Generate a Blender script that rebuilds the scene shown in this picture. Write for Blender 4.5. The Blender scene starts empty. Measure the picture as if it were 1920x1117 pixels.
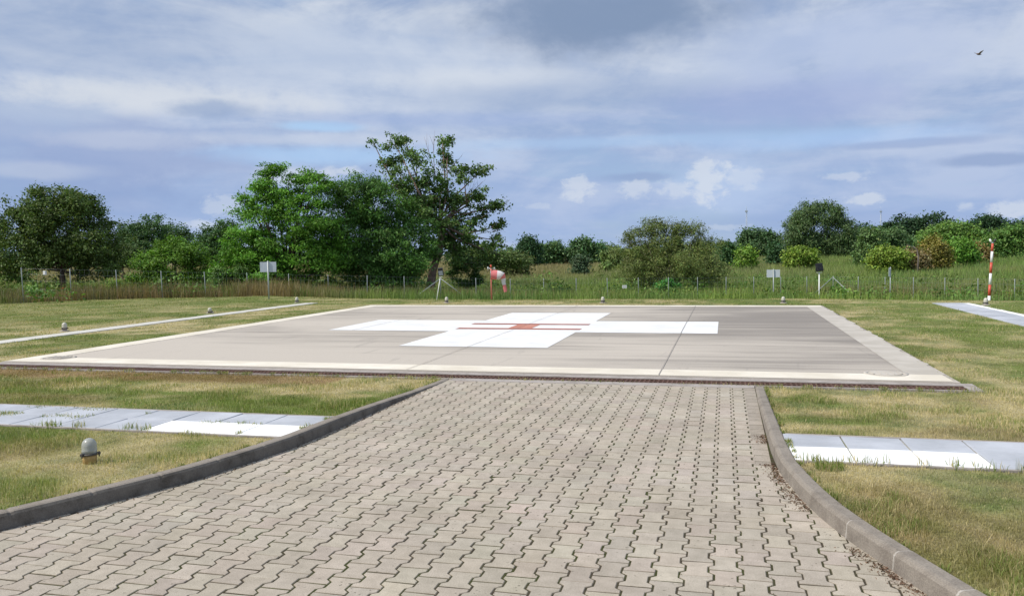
import bpy, bmesh, math, random
import numpy as np
from mathutils import Vector, Matrix

S = bpy.context.scene
COL = S.collection
rad = math.radians
random.seed(7)
RNG = np.random.default_rng(11)

# ------------------------------------------------------------------ camera
F, PITCH, ROLL, YAW, EYE = 1550.0, 0.05297, -0.01499, -0.25207, 1.64
CX, CY = 960.0, 558.5
fw = Vector((math.sin(YAW) * math.cos(PITCH), math.cos(YAW) * math.cos(PITCH), -math.sin(PITCH)))
r0 = Vector((math.cos(YAW), -math.sin(YAW), 0))
u0 = r0.cross(fw)
rt = r0 * math.cos(ROLL) + u0 * math.sin(ROLL)
up = -r0 * math.sin(ROLL) + u0 * math.cos(ROLL)
cam_d = bpy.data.cameras.new('camera')
cam = bpy.data.objects.new('camera', cam_d)
COL.objects.link(cam)
cam.matrix_world = Matrix(((rt.x, up.x, -fw.x, 0), (rt.y, up.y, -fw.y, 0), (rt.z, up.z, -fw.z, EYE), (0, 0, 0, 1)))
cam_d.sensor_fit = 'HORIZONTAL'
cam_d.sensor_width = 36
cam_d.lens = F / 1920 * 36
cam_d.clip_end = 12000
cam_d.clip_start = 0.05
S.camera = cam


def at(px, py, z):
    """world point seen at photo pixel (px, py), z metres in front of the camera"""
    return Vector((0, 0, EYE)) + (fw + rt * ((px - CX) / F) + up * ((CY - py) / F)) * z


def ray(px, py):
    return (fw + rt * ((px - CX) / F) + up * ((CY - py) / F)).normalized()


# ------------------------------------------------------------------ sky, sun, exposure
SUN_EL = rad(49)
sun_dir = Vector((-0.80, -0.52, 0)).normalized() * math.cos(SUN_EL) + Vector((0, 0, math.sin(SUN_EL)))
W = bpy.data.worlds.new('World')
S.world = W
W.use_nodes = True
NT = W.node_tree
NT.nodes.clear()


class N:
    """tiny node-graph helper"""
    def __init__(s, nt): s.nt = nt; s.L = nt.links

    def new(s, t, **k):
        n = s.nt.nodes.new(t)
        for a, b in k.items(): setattr(n, a, b)
        return n

    def put(s, sock, v):
        if v is None: return
        if isinstance(v, (int, float)): sock.default_value = v
        elif isinstance(v, (tuple, list)):
            v = tuple(v)
            if sock.type == 'RGBA' and len(v) == 3: v = v + (1,)
            sock.default_value = v
        else: s.L.new(v, sock)

    def m(s, op, a, b=None, c=None, clamp=False):
        n = s.new('ShaderNodeMath', operation=op, use_clamp=clamp)
        for i, v in enumerate((a, b, c)):
            if v is not None: s.put(n.inputs[i], v)
        return n.outputs[0]

    def v(s, op, a, b=None):
        n = s.new('ShaderNodeVectorMath', operation=op)
        s.put(n.inputs[0], a)
        if b is not None: s.put(n.inputs[1], b)
        return n.outputs['Value'] if op in ('LENGTH', 'DOT_PRODUCT', 'DISTANCE') else n.outputs[0]

    def ss(s, x, lo, hi, a=0.0, b=1.0):
        n = s.new('ShaderNodeMapRange', interpolation_type='SMOOTHSTEP')
        for k, q in zip(range(5), (x, lo, hi, a, b)): s.put(n.inputs[k], q)
        return n.outputs[0]

    def noise(s, vec, scale, detail=4, rough=.5, dist=0.0, out=0):
        n = s.new('ShaderNodeTexNoise')
        if vec is not None: s.put(n.inputs['Vector'], vec)
        s.put(n.inputs['Scale'], scale); s.put(n.inputs['Detail'], detail)
        s.put(n.inputs['Roughness'], rough); s.put(n.inputs['Distortion'], dist)
        return n.outputs[out]

    def mix(s, f, a, b, mode='MIX'):
        n = s.new('ShaderNodeMix', data_type='RGBA', blend_type=mode)
        s.put(n.inputs[0], f); s.put(n.inputs[6], a); s.put(n.inputs[7], b)
        return n.outputs[2]

    def comb(s, x, y, z):
        n = s.new('ShaderNodeCombineXYZ')
        s.put(n.inputs[0], x); s.put(n.inputs[1], y); s.put(n.inputs[2], z)
        return n.outputs[0]


g = N(NT)
tc = g.new('ShaderNodeTexCoord').outputs['Generated']
sx = g.new('ShaderNodeSeparateXYZ'); g.put(sx.inputs[0], tc)
X_, Y_, Z_ = sx.outputs
sky = g.new('ShaderNodeTexSky', sky_type='NISHITA')
sky.sun_disc = False
sky.sun_elevation = SUN_EL
sky.sun_rotation = math.atan2(sun_dir.x, sun_dir.y)
sky.air_density = 1.0; sky.dust_density = 0.6; sky.ozone_density = 1.5
el = g.m('ARCSINE', Z_)
az = g.m('ARCTAN2', X_, Y_)
zz = g.m('ADD', g.m('MAXIMUM', Z_, 0.0), 0.13)
P = g.comb(g.m('DIVIDE', X_, zz), g.m('DIVIDE', Y_, zz), 0.0)
Pr = g.v('ADD', P, (3.1, 7.3, 0))
nbig = g.noise(Pr, 0.55, 6, .52, .4)
nmid = g.noise(g.v('ADD', P, (11, 2.0, 4)), 1.5, 9, .58, .35)
AE = g.comb(az, g.m('MULTIPLY', el, 1.6), 0.0)
nw1 = g.noise(AE, 9.0, 8, .62, .2)
nw2 = g.noise(g.v('ADD', AE, (5, 5, 5)), 26.0, 7, .6, .1)
nbil = g.noise(g.comb(g.m('MULTIPLY', az, 1.0), g.m('MULTIPLY', el, 2.0), 7.0), 5.5, 9, .60, .9)
nband = g.noise(g.comb(g.m('MULTIPLY', az, 2.2), g.m('MULTIPLY', g.m('ADD', el, g.m('MULTIPLY', az, 0.06)), 15.0), 2.0), 1.3, 8, .56, .7)

BL = 10.0   # the background strength is 0.1
def cc(r, g_, b): return (r * BL, g_ * BL, b * BL)
blue = g.mix(0.55, sky.outputs[0], cc(.36, .55, .86))
light = cc(.66, .715, .80)
grey = cc(.315, .415, .62)
tone = g.m('ADD', g.m('MULTIPLY', nmid, .45), g.m('ADD', g.m('MULTIPLY', nbig, .3), g.m('MULTIPLY', nband, .34)))
tone = g.m('ADD', tone, g.m('ADD', g.m('MULTIPLY', g.m('SUBTRACT', nw1, .5), .34), g.m('MULTIPLY', g.m('SUBTRACT', nbil, .5), .55)))
tone = g.ss(tone, .42, .69)
low = g.ss(el, .30, .02)
grey2 = g.mix(low, grey, cc(.345, .465, .72))
light2 = g.mix(low, light, cc(.44, .54, .76))
col = g.mix(tone, grey2, light2)
cover = g.ss(g.m('ADD', g.m('MULTIPLY', nbig, .6), g.m('MULTIPLY', nband, .5)), .40, .53)
col = g.mix(g.m('ADD', g.m('MULTIPLY', cover, .45), .55), blue, col)


nw3 = g.noise(g.v('ADD', AE, (9, 1, 5)), 52.0, 6, .62, .3)


def blob(col, px, py, rx, ry, colr, amt, soft=.55, wob=.9, fine=.35, fade=0.0, n2=None):
    nw2 = n2 or globals()['nw2']
    d = ray(px, py)
    a0 = math.atan2(d.x, d.y); e0 = math.asin(d.z)
    dx = g.m('MULTIPLY', g.m('SUBTRACT', az, a0), F / rx)
    dy = g.m('MULTIPLY', g.m('SUBTRACT', el, e0), F / ry)
    if fade:    # flat, soft base
        dy = g.m('MULTIPLY', dy, g.ss(dy, -.4, .1, fade, 1.0))
    q = g.m('SQRT', g.m('ADD', g.m('MULTIPLY', dx, dx), g.m('MULTIPLY', dy, dy)))
    q = g.m('ADD', q, g.m('MULTIPLY', g.m('SUBTRACT', nw1, .5), -wob * 2))
    q = g.m('ADD', q, g.m('MULTIPLY', g.m('SUBTRACT', nw2, .5), -fine * 2))
    k = g.ss(q, 1.0 + soft * .5, 1.0 - soft * .5, 0.0, amt)
    return g.mix(k, col, colr)


for b in (
    (230, 70, 330, 60, grey, .55, 1.4, 1.0),
    (120, 210, 150, 40, light, .35, 1.5, 1.0),
    (250, 285, 190, 55, cc(.31, .40, .64), .75, 1.1, 1.1),
    (70, 360, 230, 40, cc(.27, .37, .62), .6, 1.2, 1.0),
    (760, 120, 330, 70, cc(.58, .66, .80), .6, 1.5, 1.1),
    (300, 185, 240, 24, cc(.70, .74, .80), .7, 1.1, 1.3),
    (60, 320, 90, 12, cc(.55, .62, .76), .5, 1.2, 1.2),
    (230, 262, 120, 14, cc(.56, .62, .76), .5, 1.2, 1.2),
    (900, 150, 190, 20, cc(.68, .73, .81), .5, 1.3, 1.2),
    (620, 262, 260, 10, cc(.60, .67, .80), .5, 1.3, 1.1),
    (1330, 150, 120, 24, cc(.60, .67, .80), .5, 1.3, 1.2),
    (1720, 150, 200, 20, cc(.56, .64, .80), .5, 1.3, 1.2),
    (400, 206, 70, 18, grey, .75, .9, 1.2),
    (600, 237, 70, 8, cc(.42, .63, .90), .8, 1.2, .7),
    (640, 293, 190, 16, cc(.42, .62, .90), .7, 1.3, .9),
    (1180, 265, 330, 10, cc(.44, .62, .88), .5, 1.4, .8),
    (1560, 262, 190, 14, cc(.42, .60, .90), .6, 1.4, .9),
    (1050, 180, 260, 26, grey, .5, 1.3, 1.0),
    (1480, 190, 190, 45, cc(.36, .44, .70), .7, 1.3, 1.0),
    (1440, 90, 170, 50, cc(.56, .64, .79), .6, 1.3, 1.2),
    (1000, 75, 90, 22, cc(.66, .71, .80), .7, 1.0, 1.2),
    (1120, 20, 260, 74, cc(.30, .385, .56), .8, 1.3, .9),
    (1125, 26, 190, 52, cc(.215, .30, .46), .85, 1.2, 1.0),
    (850, 225, 260, 12, cc(.34, .45, .72), .5, 1.3, .9),
    (1640, 70, 230, 60, cc(.40, .50, .75), .5, 1.4, .9),
    (1690, 270, 120, 7, cc(.30, .40, .64), .6, 1.0, .8),
    (1870, 300, 80, 10, cc(.27, .37, .60), .7, 1.0, .9),
    (1360, 355, 90, 42, cc(.48, .60, .83), .7, 1.2, .8),
    (1190, 332, 60, 9, cc(.29, .39, .62), .7, 1.0, 1.0),
    (1550, 415, 260, 16, cc(.30, .41, .67), .5, 1.3, .7),
    (560, 330, 70, 14, cc(.62, .68, .80), .7, 1.0, .9),
):
    col = blob(col, *b)
wh = cc(.72, .77, .84)
for (px, py, rx, ry, a) in ((1085, 352, 36, 26, .8), (1195, 352, 42, 19, .72), (1268, 356, 34, 18, .62),
                            (1325, 338, 40, 48, .95), (1395, 335, 40, 22, .5), (1625, 374, 34, 13, .85), (1588, 332, 50, 10, .6),
                            (1890, 392, 48, 16, .85), (1815, 388, 20, 9, .6), (415, 385, 34, 26, .55), (640, 322, 40, 12, .75),
                            (1230, 428, 34, 7, .5), (1010, 388, 26, 8, .4), (380, 425, 30, 12, .6), (1350, 428, 50, 8, .45)):
    col = blob(col, px, py - 3, rx * .72, ry * .62, wh, a * .66, .95, .75, 1.7, .7, nw3)
bg = g.new('ShaderNodeBackground'); g.put(bg.inputs[0], col); bg.inputs[1].default_value = 0.1
wo = g.new('ShaderNodeOutputWorld'); g.L.new(bg.outputs[0], wo.inputs[0])

sd = bpy.data.lights.new('sun', 'SUN')
sd.energy = 4.3; sd.angle = rad(0.6); sd.color = (1.0, .94, .85)
so = bpy.data.objects.new('sun', sd); COL.objects.link(so)
so.rotation_euler = sun_dir.to_track_quat('Z', 'Y').to_euler()
so.location = (-30, -20, 60)

S.view_settings.view_transform = 'Standard'
S.view_settings.look = 'None'
S.view_settings.exposure = 0.0
S.view_settings.gamma = 1.0
S.render.engine = 'CYCLES'
S.cycles.max_bounces = 6
S.cycles.transparent_max_bounces = 8


# ------------------------------------------------------------------ helpers
def tag(o, label=None, cat=None, group=None, kind=None):
    if label: o['label'] = label
    if cat: o['category'] = cat
    if group: o['group'] = group
    if kind: o['kind'] = kind
    return o


def empty(name, loc, label, cat, group=None, rz=0.0):
    o = bpy.data.objects.new(name, None)
    o.empty_display_size = .2
    COL.objects.link(o)
    o.location = loc; o.rotation_euler = (0, 0, rz)
    return tag(o, label, cat, group)


def link(name, me, mats, parent=None):
    o = bpy.data.objects.new(name, me)
    COL.objects.link(o)
    for mm in (mats if isinstance(mats, (list, tuple)) else [mats]): me.materials.append(mm)
    if parent is not None: o.parent = parent
    return o


def mesh_np(name, V, Fc, mats, parent=None, col=None, smooth=False, mi=None):
    """numpy mesh: V (n,3), Fc (m,k) or list of such arrays"""
    me = bpy.data.meshes.new(name)
    V = np.asarray(V, dtype=np.float32)
    Fs = Fc if isinstance(Fc, list) else [Fc]
    Fs = [np.asarray(f, dtype=np.int32) for f in Fs if len(f)]
    me.vertices.add(len(V)); me.vertices.foreach_set('co', V.ravel())
    nl = sum(f.size for f in Fs)
    me.loops.add(nl); me.loops.foreach_set('vertex_index', np.concatenate([f.ravel() for f in Fs]))
    tot = np.concatenate([np.full(len(f), f.shape[1], np.int32) for f in Fs])
    st = np.concatenate(([0], np.cumsum(tot)[:-1])).astype(np.int32)
    me.polygons.add(len(tot))
    me.polygons.foreach_set('loop_start', st); me.polygons.foreach_set('loop_total', tot)
    if mi is not None: me.polygons.foreach_set('material_index', np.asarray(mi, np.int32))
    me.polygons.foreach_set('use_smooth', np.full(len(tot), smooth))
    if col is not None:
        a = me.color_attributes.new('Col', 'FLOAT_COLOR', 'POINT')
        c = np.ones((len(V), 4), np.float32); c[:, :3] = col
        a.data.foreach_set('color', c.ravel())
    me.update(calc_edges=True); me.validate()
    return link(name, me, mats, parent)


class MB:
    """collects shapes into one bmesh"""
    def __init__(s): s.bm = bmesh.new()

    def box(s, c, size, rot=None, bev=0.0, mi=0):
        r = bmesh.ops.create_cube(s.bm, size=1.0)
        M = Matrix.Translation(Vector(c)) @ (rot.to_4x4() if rot else Matrix()) @ Matrix.Diagonal((*size, 1))
        bmesh.ops.transform(s.bm, matrix=M, verts=r['verts'])
        if bev:
            es = list({e for v in r['verts'] for e in v.link_edges})
            bmesh.ops.bevel(s.bm, geom=es, offset=bev, segments=2, affect='EDGES')
        return s

    def lathe(s, prof, n=20, M=None, mi=0):
        rows = []
        for (r, z) in prof:
            rows.append([s.bm.verts.new(((M @ Vector((r * math.cos(2 * math.pi * k / n), r * math.sin(2 * math.pi * k / n), z))) if M else
                         (r * math.cos(2 * math.pi * k / n), r * math.sin(2 * math.pi * k / n), z))) for k in range(n)])
        for a, b in zip(rows[:-1], rows[1:]):
            for k in range(n):
                f = s.bm.faces.new((a[k], a[(k + 1) % n], b[(k + 1) % n], b[k])); f.smooth = True; f.material_index = mi
        s.bm.faces.new(rows[0][::-1]).material_index = mi
        s.bm.faces.new(rows[-1]).material_index = mi
        return s

    def tube(s, pts, rr, n=8, mi=0):
        pts = [Vector(p) for p in pts]
        rr = rr if isinstance(rr, (list, tuple)) else [rr] * len(pts)
        rows = []
        x = None
        for i, p in enumerate(pts):
            d = (pts[min(i + 1, len(pts) - 1)] - pts[max(i - 1, 0)]).normalized()
            if x is None: x = d.orthogonal().normalized()
            x = (x - d * x.dot(d)).normalized()
            y = d.cross(x)
            rows.append([s.bm.verts.new(p + (x * math.cos(2 * math.pi * k / n) + y * math.sin(2 * math.pi * k / n)) * rr[i]) for k in range(n)])
        for a, b in zip(rows[:-1], rows[1:]):
            for k in range(n):
                f = s.bm.faces.new((a[k], a[(k + 1) % n], b[(k + 1) % n], b[k])); f.smooth = True; f.material_index = mi
        s.bm.faces.new(rows[0][::-1]).material_index = mi
        s.bm.faces.new(rows[-1]).material_index = mi
        return s

    def poly(s, pts, z=None, mi=0):
        f = s.bm.faces.new([s.bm.verts.new((p[0], p[1], z if z is not None else p[2])) for p in pts])
        f.material_index = mi
        return s

    def prism(s, pts, z0, z1, mi=0):
        n = len(pts)
        a = [s.bm.verts.new((p[0], p[1], z0)) for p in pts]
        b = [s.bm.verts.new((p[0], p[1], z1)) for p in pts]
        s.bm.faces.new(b).material_index = mi
        s.bm.faces.new(a[::-1]).material_index = mi
        for k in range(n):
            s.bm.faces.new((a[k], a[(k + 1) % n], b[(k + 1) % n], b[k])).material_index = mi
        return s

    def build(s, name, mats, parent=None):
        me = bpy.data.meshes.new(name)
        bmesh.ops.recalc_face_normals(s.bm, faces=s.bm.faces)
        s.bm.to_mesh(me); s.bm.free()
        return link(name, me, mats, parent)


def smooth01(t):
    t = np.clip(t, 0, 1)
    return t * t * (3 - 2 * t)


def _h(ix, iy, seed):
    n = (ix.astype(np.int64) * 374761393 + iy.astype(np.int64) * 668265263 + seed * 982451653) & 0x7fffffff
    n = ((n ^ (n >> 13)) * 1274126177) & 0x7fffffff
    return ((n ^ (n >> 16)) & 0xffff) / 65535.0


def vnoise(x, y, seed=0):
    ix = np.floor(x); iy = np.floor(y)
    fx = smooth01(x - ix); fy = smooth01(y - iy)
    a = _h(ix, iy, seed); b = _h(ix + 1, iy, seed); c = _h(ix, iy + 1, seed); d = _h(ix + 1, iy + 1, seed)
    return (a * (1 - fx) + b * fx) * (1 - fy) + (c * (1 - fx) + d * fx) * fy


def fbm(x, y, seed=0, oct=4):
    t = 0; am = .5; s = 0
    for k in range(oct):
        t = t + am * vnoise(x * 2 ** k + 17.3 * k, y * 2 ** k - 9.1 * k, seed + k); s += am; am *= .5
    return t / s


# ------------------------------------------------------------------ materials
def mat(name, build):
    m = bpy.data.materials.new(name); m.use_nodes = True
    nt = m.node_tree; nt.nodes.clear()
    q = N(nt)
    out = q.new('ShaderNodeOutputMaterial')
    sh = build(q)
    nt.links.new(sh, out.inputs[0])
    return m


def princ(q, col, rough=.8, spec=.3, metal=0.0, bump=None, bs=.3, bd=.01, **k):
    p = q.new('ShaderNodeBsdfPrincipled')
    q.put(p.inputs['Base Color'], col); q.put(p.inputs['Roughness'], rough)
    q.put(p.inputs['Specular IOR Level'], spec); q.put(p.inputs['Metallic'], metal)
    for a, b in k.items(): q.put(p.inputs[a], b)
    if bump is not None:
        b = q.new('ShaderNodeBump'); b.inputs['Strength'].default_value = bs; b.inputs['Distance'].default_value = bd
        q.put(b.inputs['Height'], bump); q.L.new(b.outputs[0], p.inputs['Normal'])
    return p.outputs[0]


def geo(q): return q.new('ShaderNodeNewGeometry').outputs['Position']
def attr(q, nm='Col'): return q.new('ShaderNodeAttribute', attribute_name=nm).outputs['Color']


def simple(name, c, rough=.6, metal=0.0, spec=.4, dirt=.25, sc=12.0):
    def b(q):
        p = q.new('ShaderNodeTexCoord').outputs['Object']
        n = q.noise(p, sc, 5, .6)
        n2 = q.noise(p, sc * 6, 3, .6)
        cc_ = q.mix(q.ss(n, .45, .75, 0, dirt), c, tuple(v * .45 for v in c))
        return princ(q, cc_, q.m('ADD', q.m('MULTIPLY', n2, .25), rough - .12), spec, metal, n2, .15, .003)
    return mat(name, b)


def leafmat(name, tr=.3, rough=.55):
    def b(q):
        c = attr(q)
        p = princ(q, c, rough, .25)
        t = q.new('ShaderNodeBsdfTranslucent'); q.put(t.inputs[0], q.mix(1.0, c, (1.25, 1.3, .6), 'MULTIPLY'))
        mx = q.new('ShaderNodeMixShader'); mx.inputs[0].default_value = tr
        q.L.new(p, mx.inputs[1]); q.L.new(t.outputs[0], mx.inputs[2])
        return mx.outputs[0]
    return mat(name, b)


M_leaf = leafmat('leaves', .20)
M_blade = leafmat('grass_blades', .32, .6)


def _ground(q):
    p = geo(q)
    c = attr(q)
    n = q.noise(p, 38, 5, .7)
    n2 = q.noise(p, 4.0, 5, .6)
    k = q.m('ADD', q.m('MULTIPLY', n, .9), q.m('MULTIPLY', n2, .45))
    v = q.ss(k, .4, .95, .55, 1.4)
    c2 = q.mix(1.0, c, q.comb(v, v, v), 'MULTIPLY')
    return princ(q, c2, .95, .1, 0, n, .8, .03)


M_ground = mat('turf_ground', _ground)


def _paver(q):
    p = geo(q)
    c = attr(q)
    n = q.noise(p, 160, 3, .7)
    n2 = q.noise(p, 1.1, 4, .6)
    n3 = q.noise(p, 12.0, 4, .65)
    c1 = q.mix(1.0, c, q.mix(q.ss(n2, .35, .7), (.90, .89, .86), (1.06, 1.05, 1.04)), 'MULTIPLY')
    c1 = q.mix(1.0, c1, q.mix(q.ss(n3, .3, .7), (.90, .90, .89), (1.06, 1.06, 1.06)), 'MULTIPLY')
    c1 = q.mix(1.0, c1, q.mix(q.ss(n, .3, .7), (.80, .79, .77), (1.12, 1.12, 1.12)), 'MULTIPLY')
    vo = q.new('ShaderNodeTexVoronoi'); q.put(vo.inputs['Vector'], p); vo.inputs['Scale'].default_value = 26
    dots = q.ss(vo.outputs['Distance'], .27, .15)
    sel = q.ss(q.noise(p, 2.3, 3, .6), .43, .62)
    sel2 = q.ss(q.noise(p, 55, 1, .5), .50, .60)
    c1 = q.mix(q.m('MULTIPLY', q.m('MULTIPLY', dots, sel), q.m('MULTIPLY', sel2, .8)), c1, (.085, .075, .055))
    st = q.ss(q.noise(p, 3.1, 6, .7, 1.0), .56, .74, 0, .25)
    c1 = q.mix(st, c1, (.20, .18, .145))
    return princ(q, c1, .9, .2, 0, n, .35, .003)


M_paver = mat('concrete_pavers', _paver)


def _joint(q):
    p = geo(q)
    n = q.noise(p, 2.2, 4, .6)
    n2 = q.noise(p, 60, 4, .7)
    c = q.mix(q.ss(n, .42, .62), (.095, .078, .055), (.075, .085, .028))
    c = q.mix(q.ss(n2, .35, .75), q.mix(1.0, c, (.5, .5, .5), 'MULTIPLY'), c)
    return princ(q, c, .95, .1, 0, n2, .8, .01)


M_joint = mat('mossy_joint_sand', _joint)


def _pad(q):
    p = geo(q)
    sp = q.new('ShaderNodeSeparateXYZ'); q.put(sp.inputs[0], p)
    big = q.noise(q.v('MULTIPLY', p, (.16, .38, 0)), 1.0, 5, .55, .5)
    strk = q.noise(q.v('MULTIPLY', p, (.22, 3.4, 0)), 1.0, 6, .65, .3)
    fine = q.noise(p, 45, 5, .7)
    right = q.ss(sp.outputs[0], -7.0, 1.5, -.03, .15)
    front = q.ss(sp.outputs[1], 15.5, 12.0, 0, .14)
    k = q.m('SUBTRACT', q.m('ADD', q.m('ADD', q.m('MULTIPLY', big, .75), q.m('MULTIPLY', strk, .62)), right), front)
    d = q.ss(k, .54, .96)
    c = q.mix(d, (.475, .432, .378), (.235, .213, .190))
    c = q.mix(1.0, c, q.mix(q.ss(fine, .3, .7), (.9, .9, .9), (1.07, 1.07, 1.07)), 'MULTIPLY')
    tir = q.ss(q.noise(q.v('MULTIPLY', p, (2.6, .5, 0)), 1.0, 4, .6, 1.2), .60, .72, 0, .22)
    c = q.mix(tir, c, (.16, .15, .145))
    return princ(q, c, q.mix(d, (.85,) * 3, (.7,) * 3), .08, 0, fine, .35, .004)


M_pad = mat('worn_concrete', _pad)


def paint(name, c, wear=.5, wc=(.42, .39, .36), dirty=(.72, .70, .68)):
    def b(q):
        p = geo(q)
        a = q.noise(p, 1.3, 6, .62)
        s = q.noise(q.v('MULTIPLY', p, (2.0, 9.0, 1)), 1.0, 6, .72, .4)
        f = q.noise(p, 70, 4, .7)
        c1 = q.mix(1.0, c, q.mix(q.ss(a, .35, .7), dirty, (1, 1, 1)), 'MULTIPLY')
        w = q.m('MULTIPLY', q.ss(q.m('ADD', q.m('MULTIPLY', s, .7), q.m('MULTIPLY', f, .3)), .52, .66), wear)
        c1 = q.mix(w, c1, wc)
        return princ(q, c1, .6, .3, 0, f, .15, .002)
    return mat(name, b)


M_white = paint('white_marking_paint', (.80, .80, .79), .6, (.50, .48, .46), (.86, .86, .86))
M_frame = paint('cream_border_paint', (.76, .71, .61), .4, (.42, .38, .34), (.84, .82, .78))
M_frame2 = paint('worn_border_paint', (.52, .48, .42), .7, (.36, .33, .29), (.8, .79, .76))
M_red = paint('red_marking_paint', (.35, .125, .085), .55, (.66, .45, .38), (.85, .8, .8))
M_redx = paint('faded_red_paint', (.50, .20, .13), .85, (.76, .55, .46), (.9, .8, .8))
M_slab = paint('grey_painted_slab', (.50, .52, .565), .5, (.34, .34, .35), (.70, .71, .71))
M_slabw = paint('white_painted_slab', (.86, .86, .85), .4, (.5, .5, .5), (.95, .95, .95))


def _conc(base, stain):
    def b(q):
        p = geo(q)
        a = q.noise(p, 5, 6, .65)
        f = q.noise(p, 120, 4, .7)
        l = q.noise(p, 22, 4, .7)
        c = q.mix(q.ss(a, .42, .7), base, stain)
        c = q.mix(q.ss(l, .60, .72, 0, .35), c, tuple(v * .4 for v in base))
        c = q.mix(1.0, c, q.mix(q.ss(f, .3, .7), (.78, .78, .78), (1.14, 1.14, 1.14)), 'MULTIPLY')
        return princ(q, c, .9, .2, 0, f, .5, .004)
    return b


M_kerb = mat('kerb_concrete', _conc((.265, .235, .20), (.19, .165, .14)))
M_kerbd = mat('kerb_shaded_grimy_face', _conc((.165, .15, .13), (.085, .075, .062)))  # left kerb's face turned from the sun: shade painted in with the grime
M_kerbj = mat('kerb_mortar', _conc((.44, .41, .37), (.34, .31, .27)))
M_strip = mat('channel_concrete', _conc((.38, .345, .32), (.26, .235, .21)))
M_cast = mat('rusty_cast_iron', _conc((.13, .075, .058), (.085, .05, .04)))
M_hole = simple('drain_dark', (.012, .011, .010), .9)
M_galv = simple('galvanised_steel', (.42, .45, .46), .45, .6, .5, .3)
M_post = simple('post_grey', (.40, .43, .43), .5, .3, .4, .3)
M_board = simple('grey_board', (.52, .56, .64), .45, .2, .4, .25, 5)
M_boardw = simple('pale_board', (.66, .70, .74), .5, 0, .4, .2, 5)
M_whitem = simple('white_enamel', (.80, .81, .79), .4, 0, .5, .2)
M_redm = simple('red_enamel', (.58, .09, .05), .45, 0, .5, .3)
M_black = simple('black_housing', (.022, .022, .024), .5, 0, .5, .3)
M_lens = simple('lamp_glass_face', (.36, .40, .50), .15, 0, .8, .1)
M_yel = simple('yellow_paint', (.52, .36, .15), .6, 0, .4, .6, 20)
M_orange = simple('orange_plastic', (.75, .14, .05), .5)
M_bark = mat('bark', _conc((.13, .095, .07), (.075, .055, .042)))
M_barkl = mat('pale_bark', _conc((.27, .185, .145), (.13, .09, .07)))
M_twig = simple('dry_twig', (.20, .165, .14), .9)
M_iron = simple('dark_iron', (.09, .085, .08), .6, .5)


def _glass(q):
    p = q.new('ShaderNodeTexCoord').outputs['Object']
    n = q.noise(p, 30, 4, .6)
    sh = princ(q, (.80, .84, .80), q.m('ADD', .10, q.m('MULTIPLY', n, .2)), .6, 0, None, .3, .01, **{'Transmission Weight': .55, 'IOR': 1.45})
    d = princ(q, (.22, .22, .19), .5, .5)
    mx = q.new('ShaderNodeMixShader'); mx.inputs[0].default_value = .45
    q.L.new(sh, mx.inputs[1]); q.L.new(d, mx.inputs[2])
    return mx.outputs[0]


M_glass = mat('dusty_glass', _glass)
M_globe = mat('frosted_globe', lambda q: princ(q, (.50, .48, .41), .35, .5))


def _cloth(red):
    def b(q):
        p = q.new('ShaderNodeTexCoord').outputs['Object']
        n = q.noise(p, 25, 4, .6)
        c = q.mix(q.ss(n, .3, .7), tuple(v * .85 for v in red), red)
        s = princ(q, c, .8, .2)
        t = q.new('ShaderNodeBsdfTranslucent'); q.put(t.inputs[0], c)
        mx = q.new('ShaderNodeMixShader'); mx.inputs[0].default_value = .25
        q.L.new(s, mx.inputs[1]); q.L.new(t.outputs[0], mx.inputs[2])
        return mx.outputs[0]
    return b


M_cred = mat('sock_red_cloth', _cloth((.84, .27, .27)))
M_cwhite = mat('sock_white_cloth', _cloth((.88, .87, .87)))

# ------------------------------------------------------------------ plan of the site (metres, pad axes)
LK = [(-3.50, 10.28), (-3.53, 9.4), (-3.555, 8.5), (-3.565, 7.7), (-3.57, 7.0), (-3.59, 6.4), (-3.69, 5.765), (-3.825, 5.2), (-3.975, 4.79), (-4.13, 4.386), (-4.27, 4.05), (-4.6, 3.4), (-5.1, 2.6), (-5.8, 1.6)]
RK = [(.345, 10.28), (.345, 9.4), (.35, 8.5), (.355, 7.7), (.36, 7.0), (.39, 6.3), (.475, 5.72), (.565, 5.27), (.68, 4.88), (.77, 4.62), (.895, 4.28), (1.0, 4.0), (1.36, 3.2), (1.9, 2.3), (2.6, 1.5)]
KW = .115


def kx(line, y):
    a = np.array(line)[::-1]
    return np.interp(y, a[:, 1], a[:, 0])


def hk(y):   # top of the kerb above the paving
    return .092 * (1 - smooth01((np.asarray(y, float) - 6.6) / 3.6)) + .012


PAD = (-11.38, 2.74, 10.89, 25.35)
YE_X = [-40, -22, -19, -14, -8, 2, 8, 14]
YE_Y = [31.5, 31.5, 31.2, 29.4, 28.7, 29.2, 28.0, 27.0]
FP = []   # fence posts: world xy and ground z
for i in range(24):
    z = 38.5 * (1 + .01673 * i); x = (44 + 92.1 * i) / (1 + .01673 * i)
    b = -.27 - .09 * i if i <= 12 else -1.35 - .032 * (i - 12)
    p = at(x, 558, z); FP.append((p.x, p.y, b))
for j in range(1, 8):
    z = 53.3 * (1 - .0342 * j); x = (1562 - 8.3 * j) / (1 - .0342 * j)
    p = at(x, 558, z); FP.append((p.x, p.y, -1.70 + .012 * j))
FA = np.array([(p[0], p[1]) for p in FP[:24]])


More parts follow.
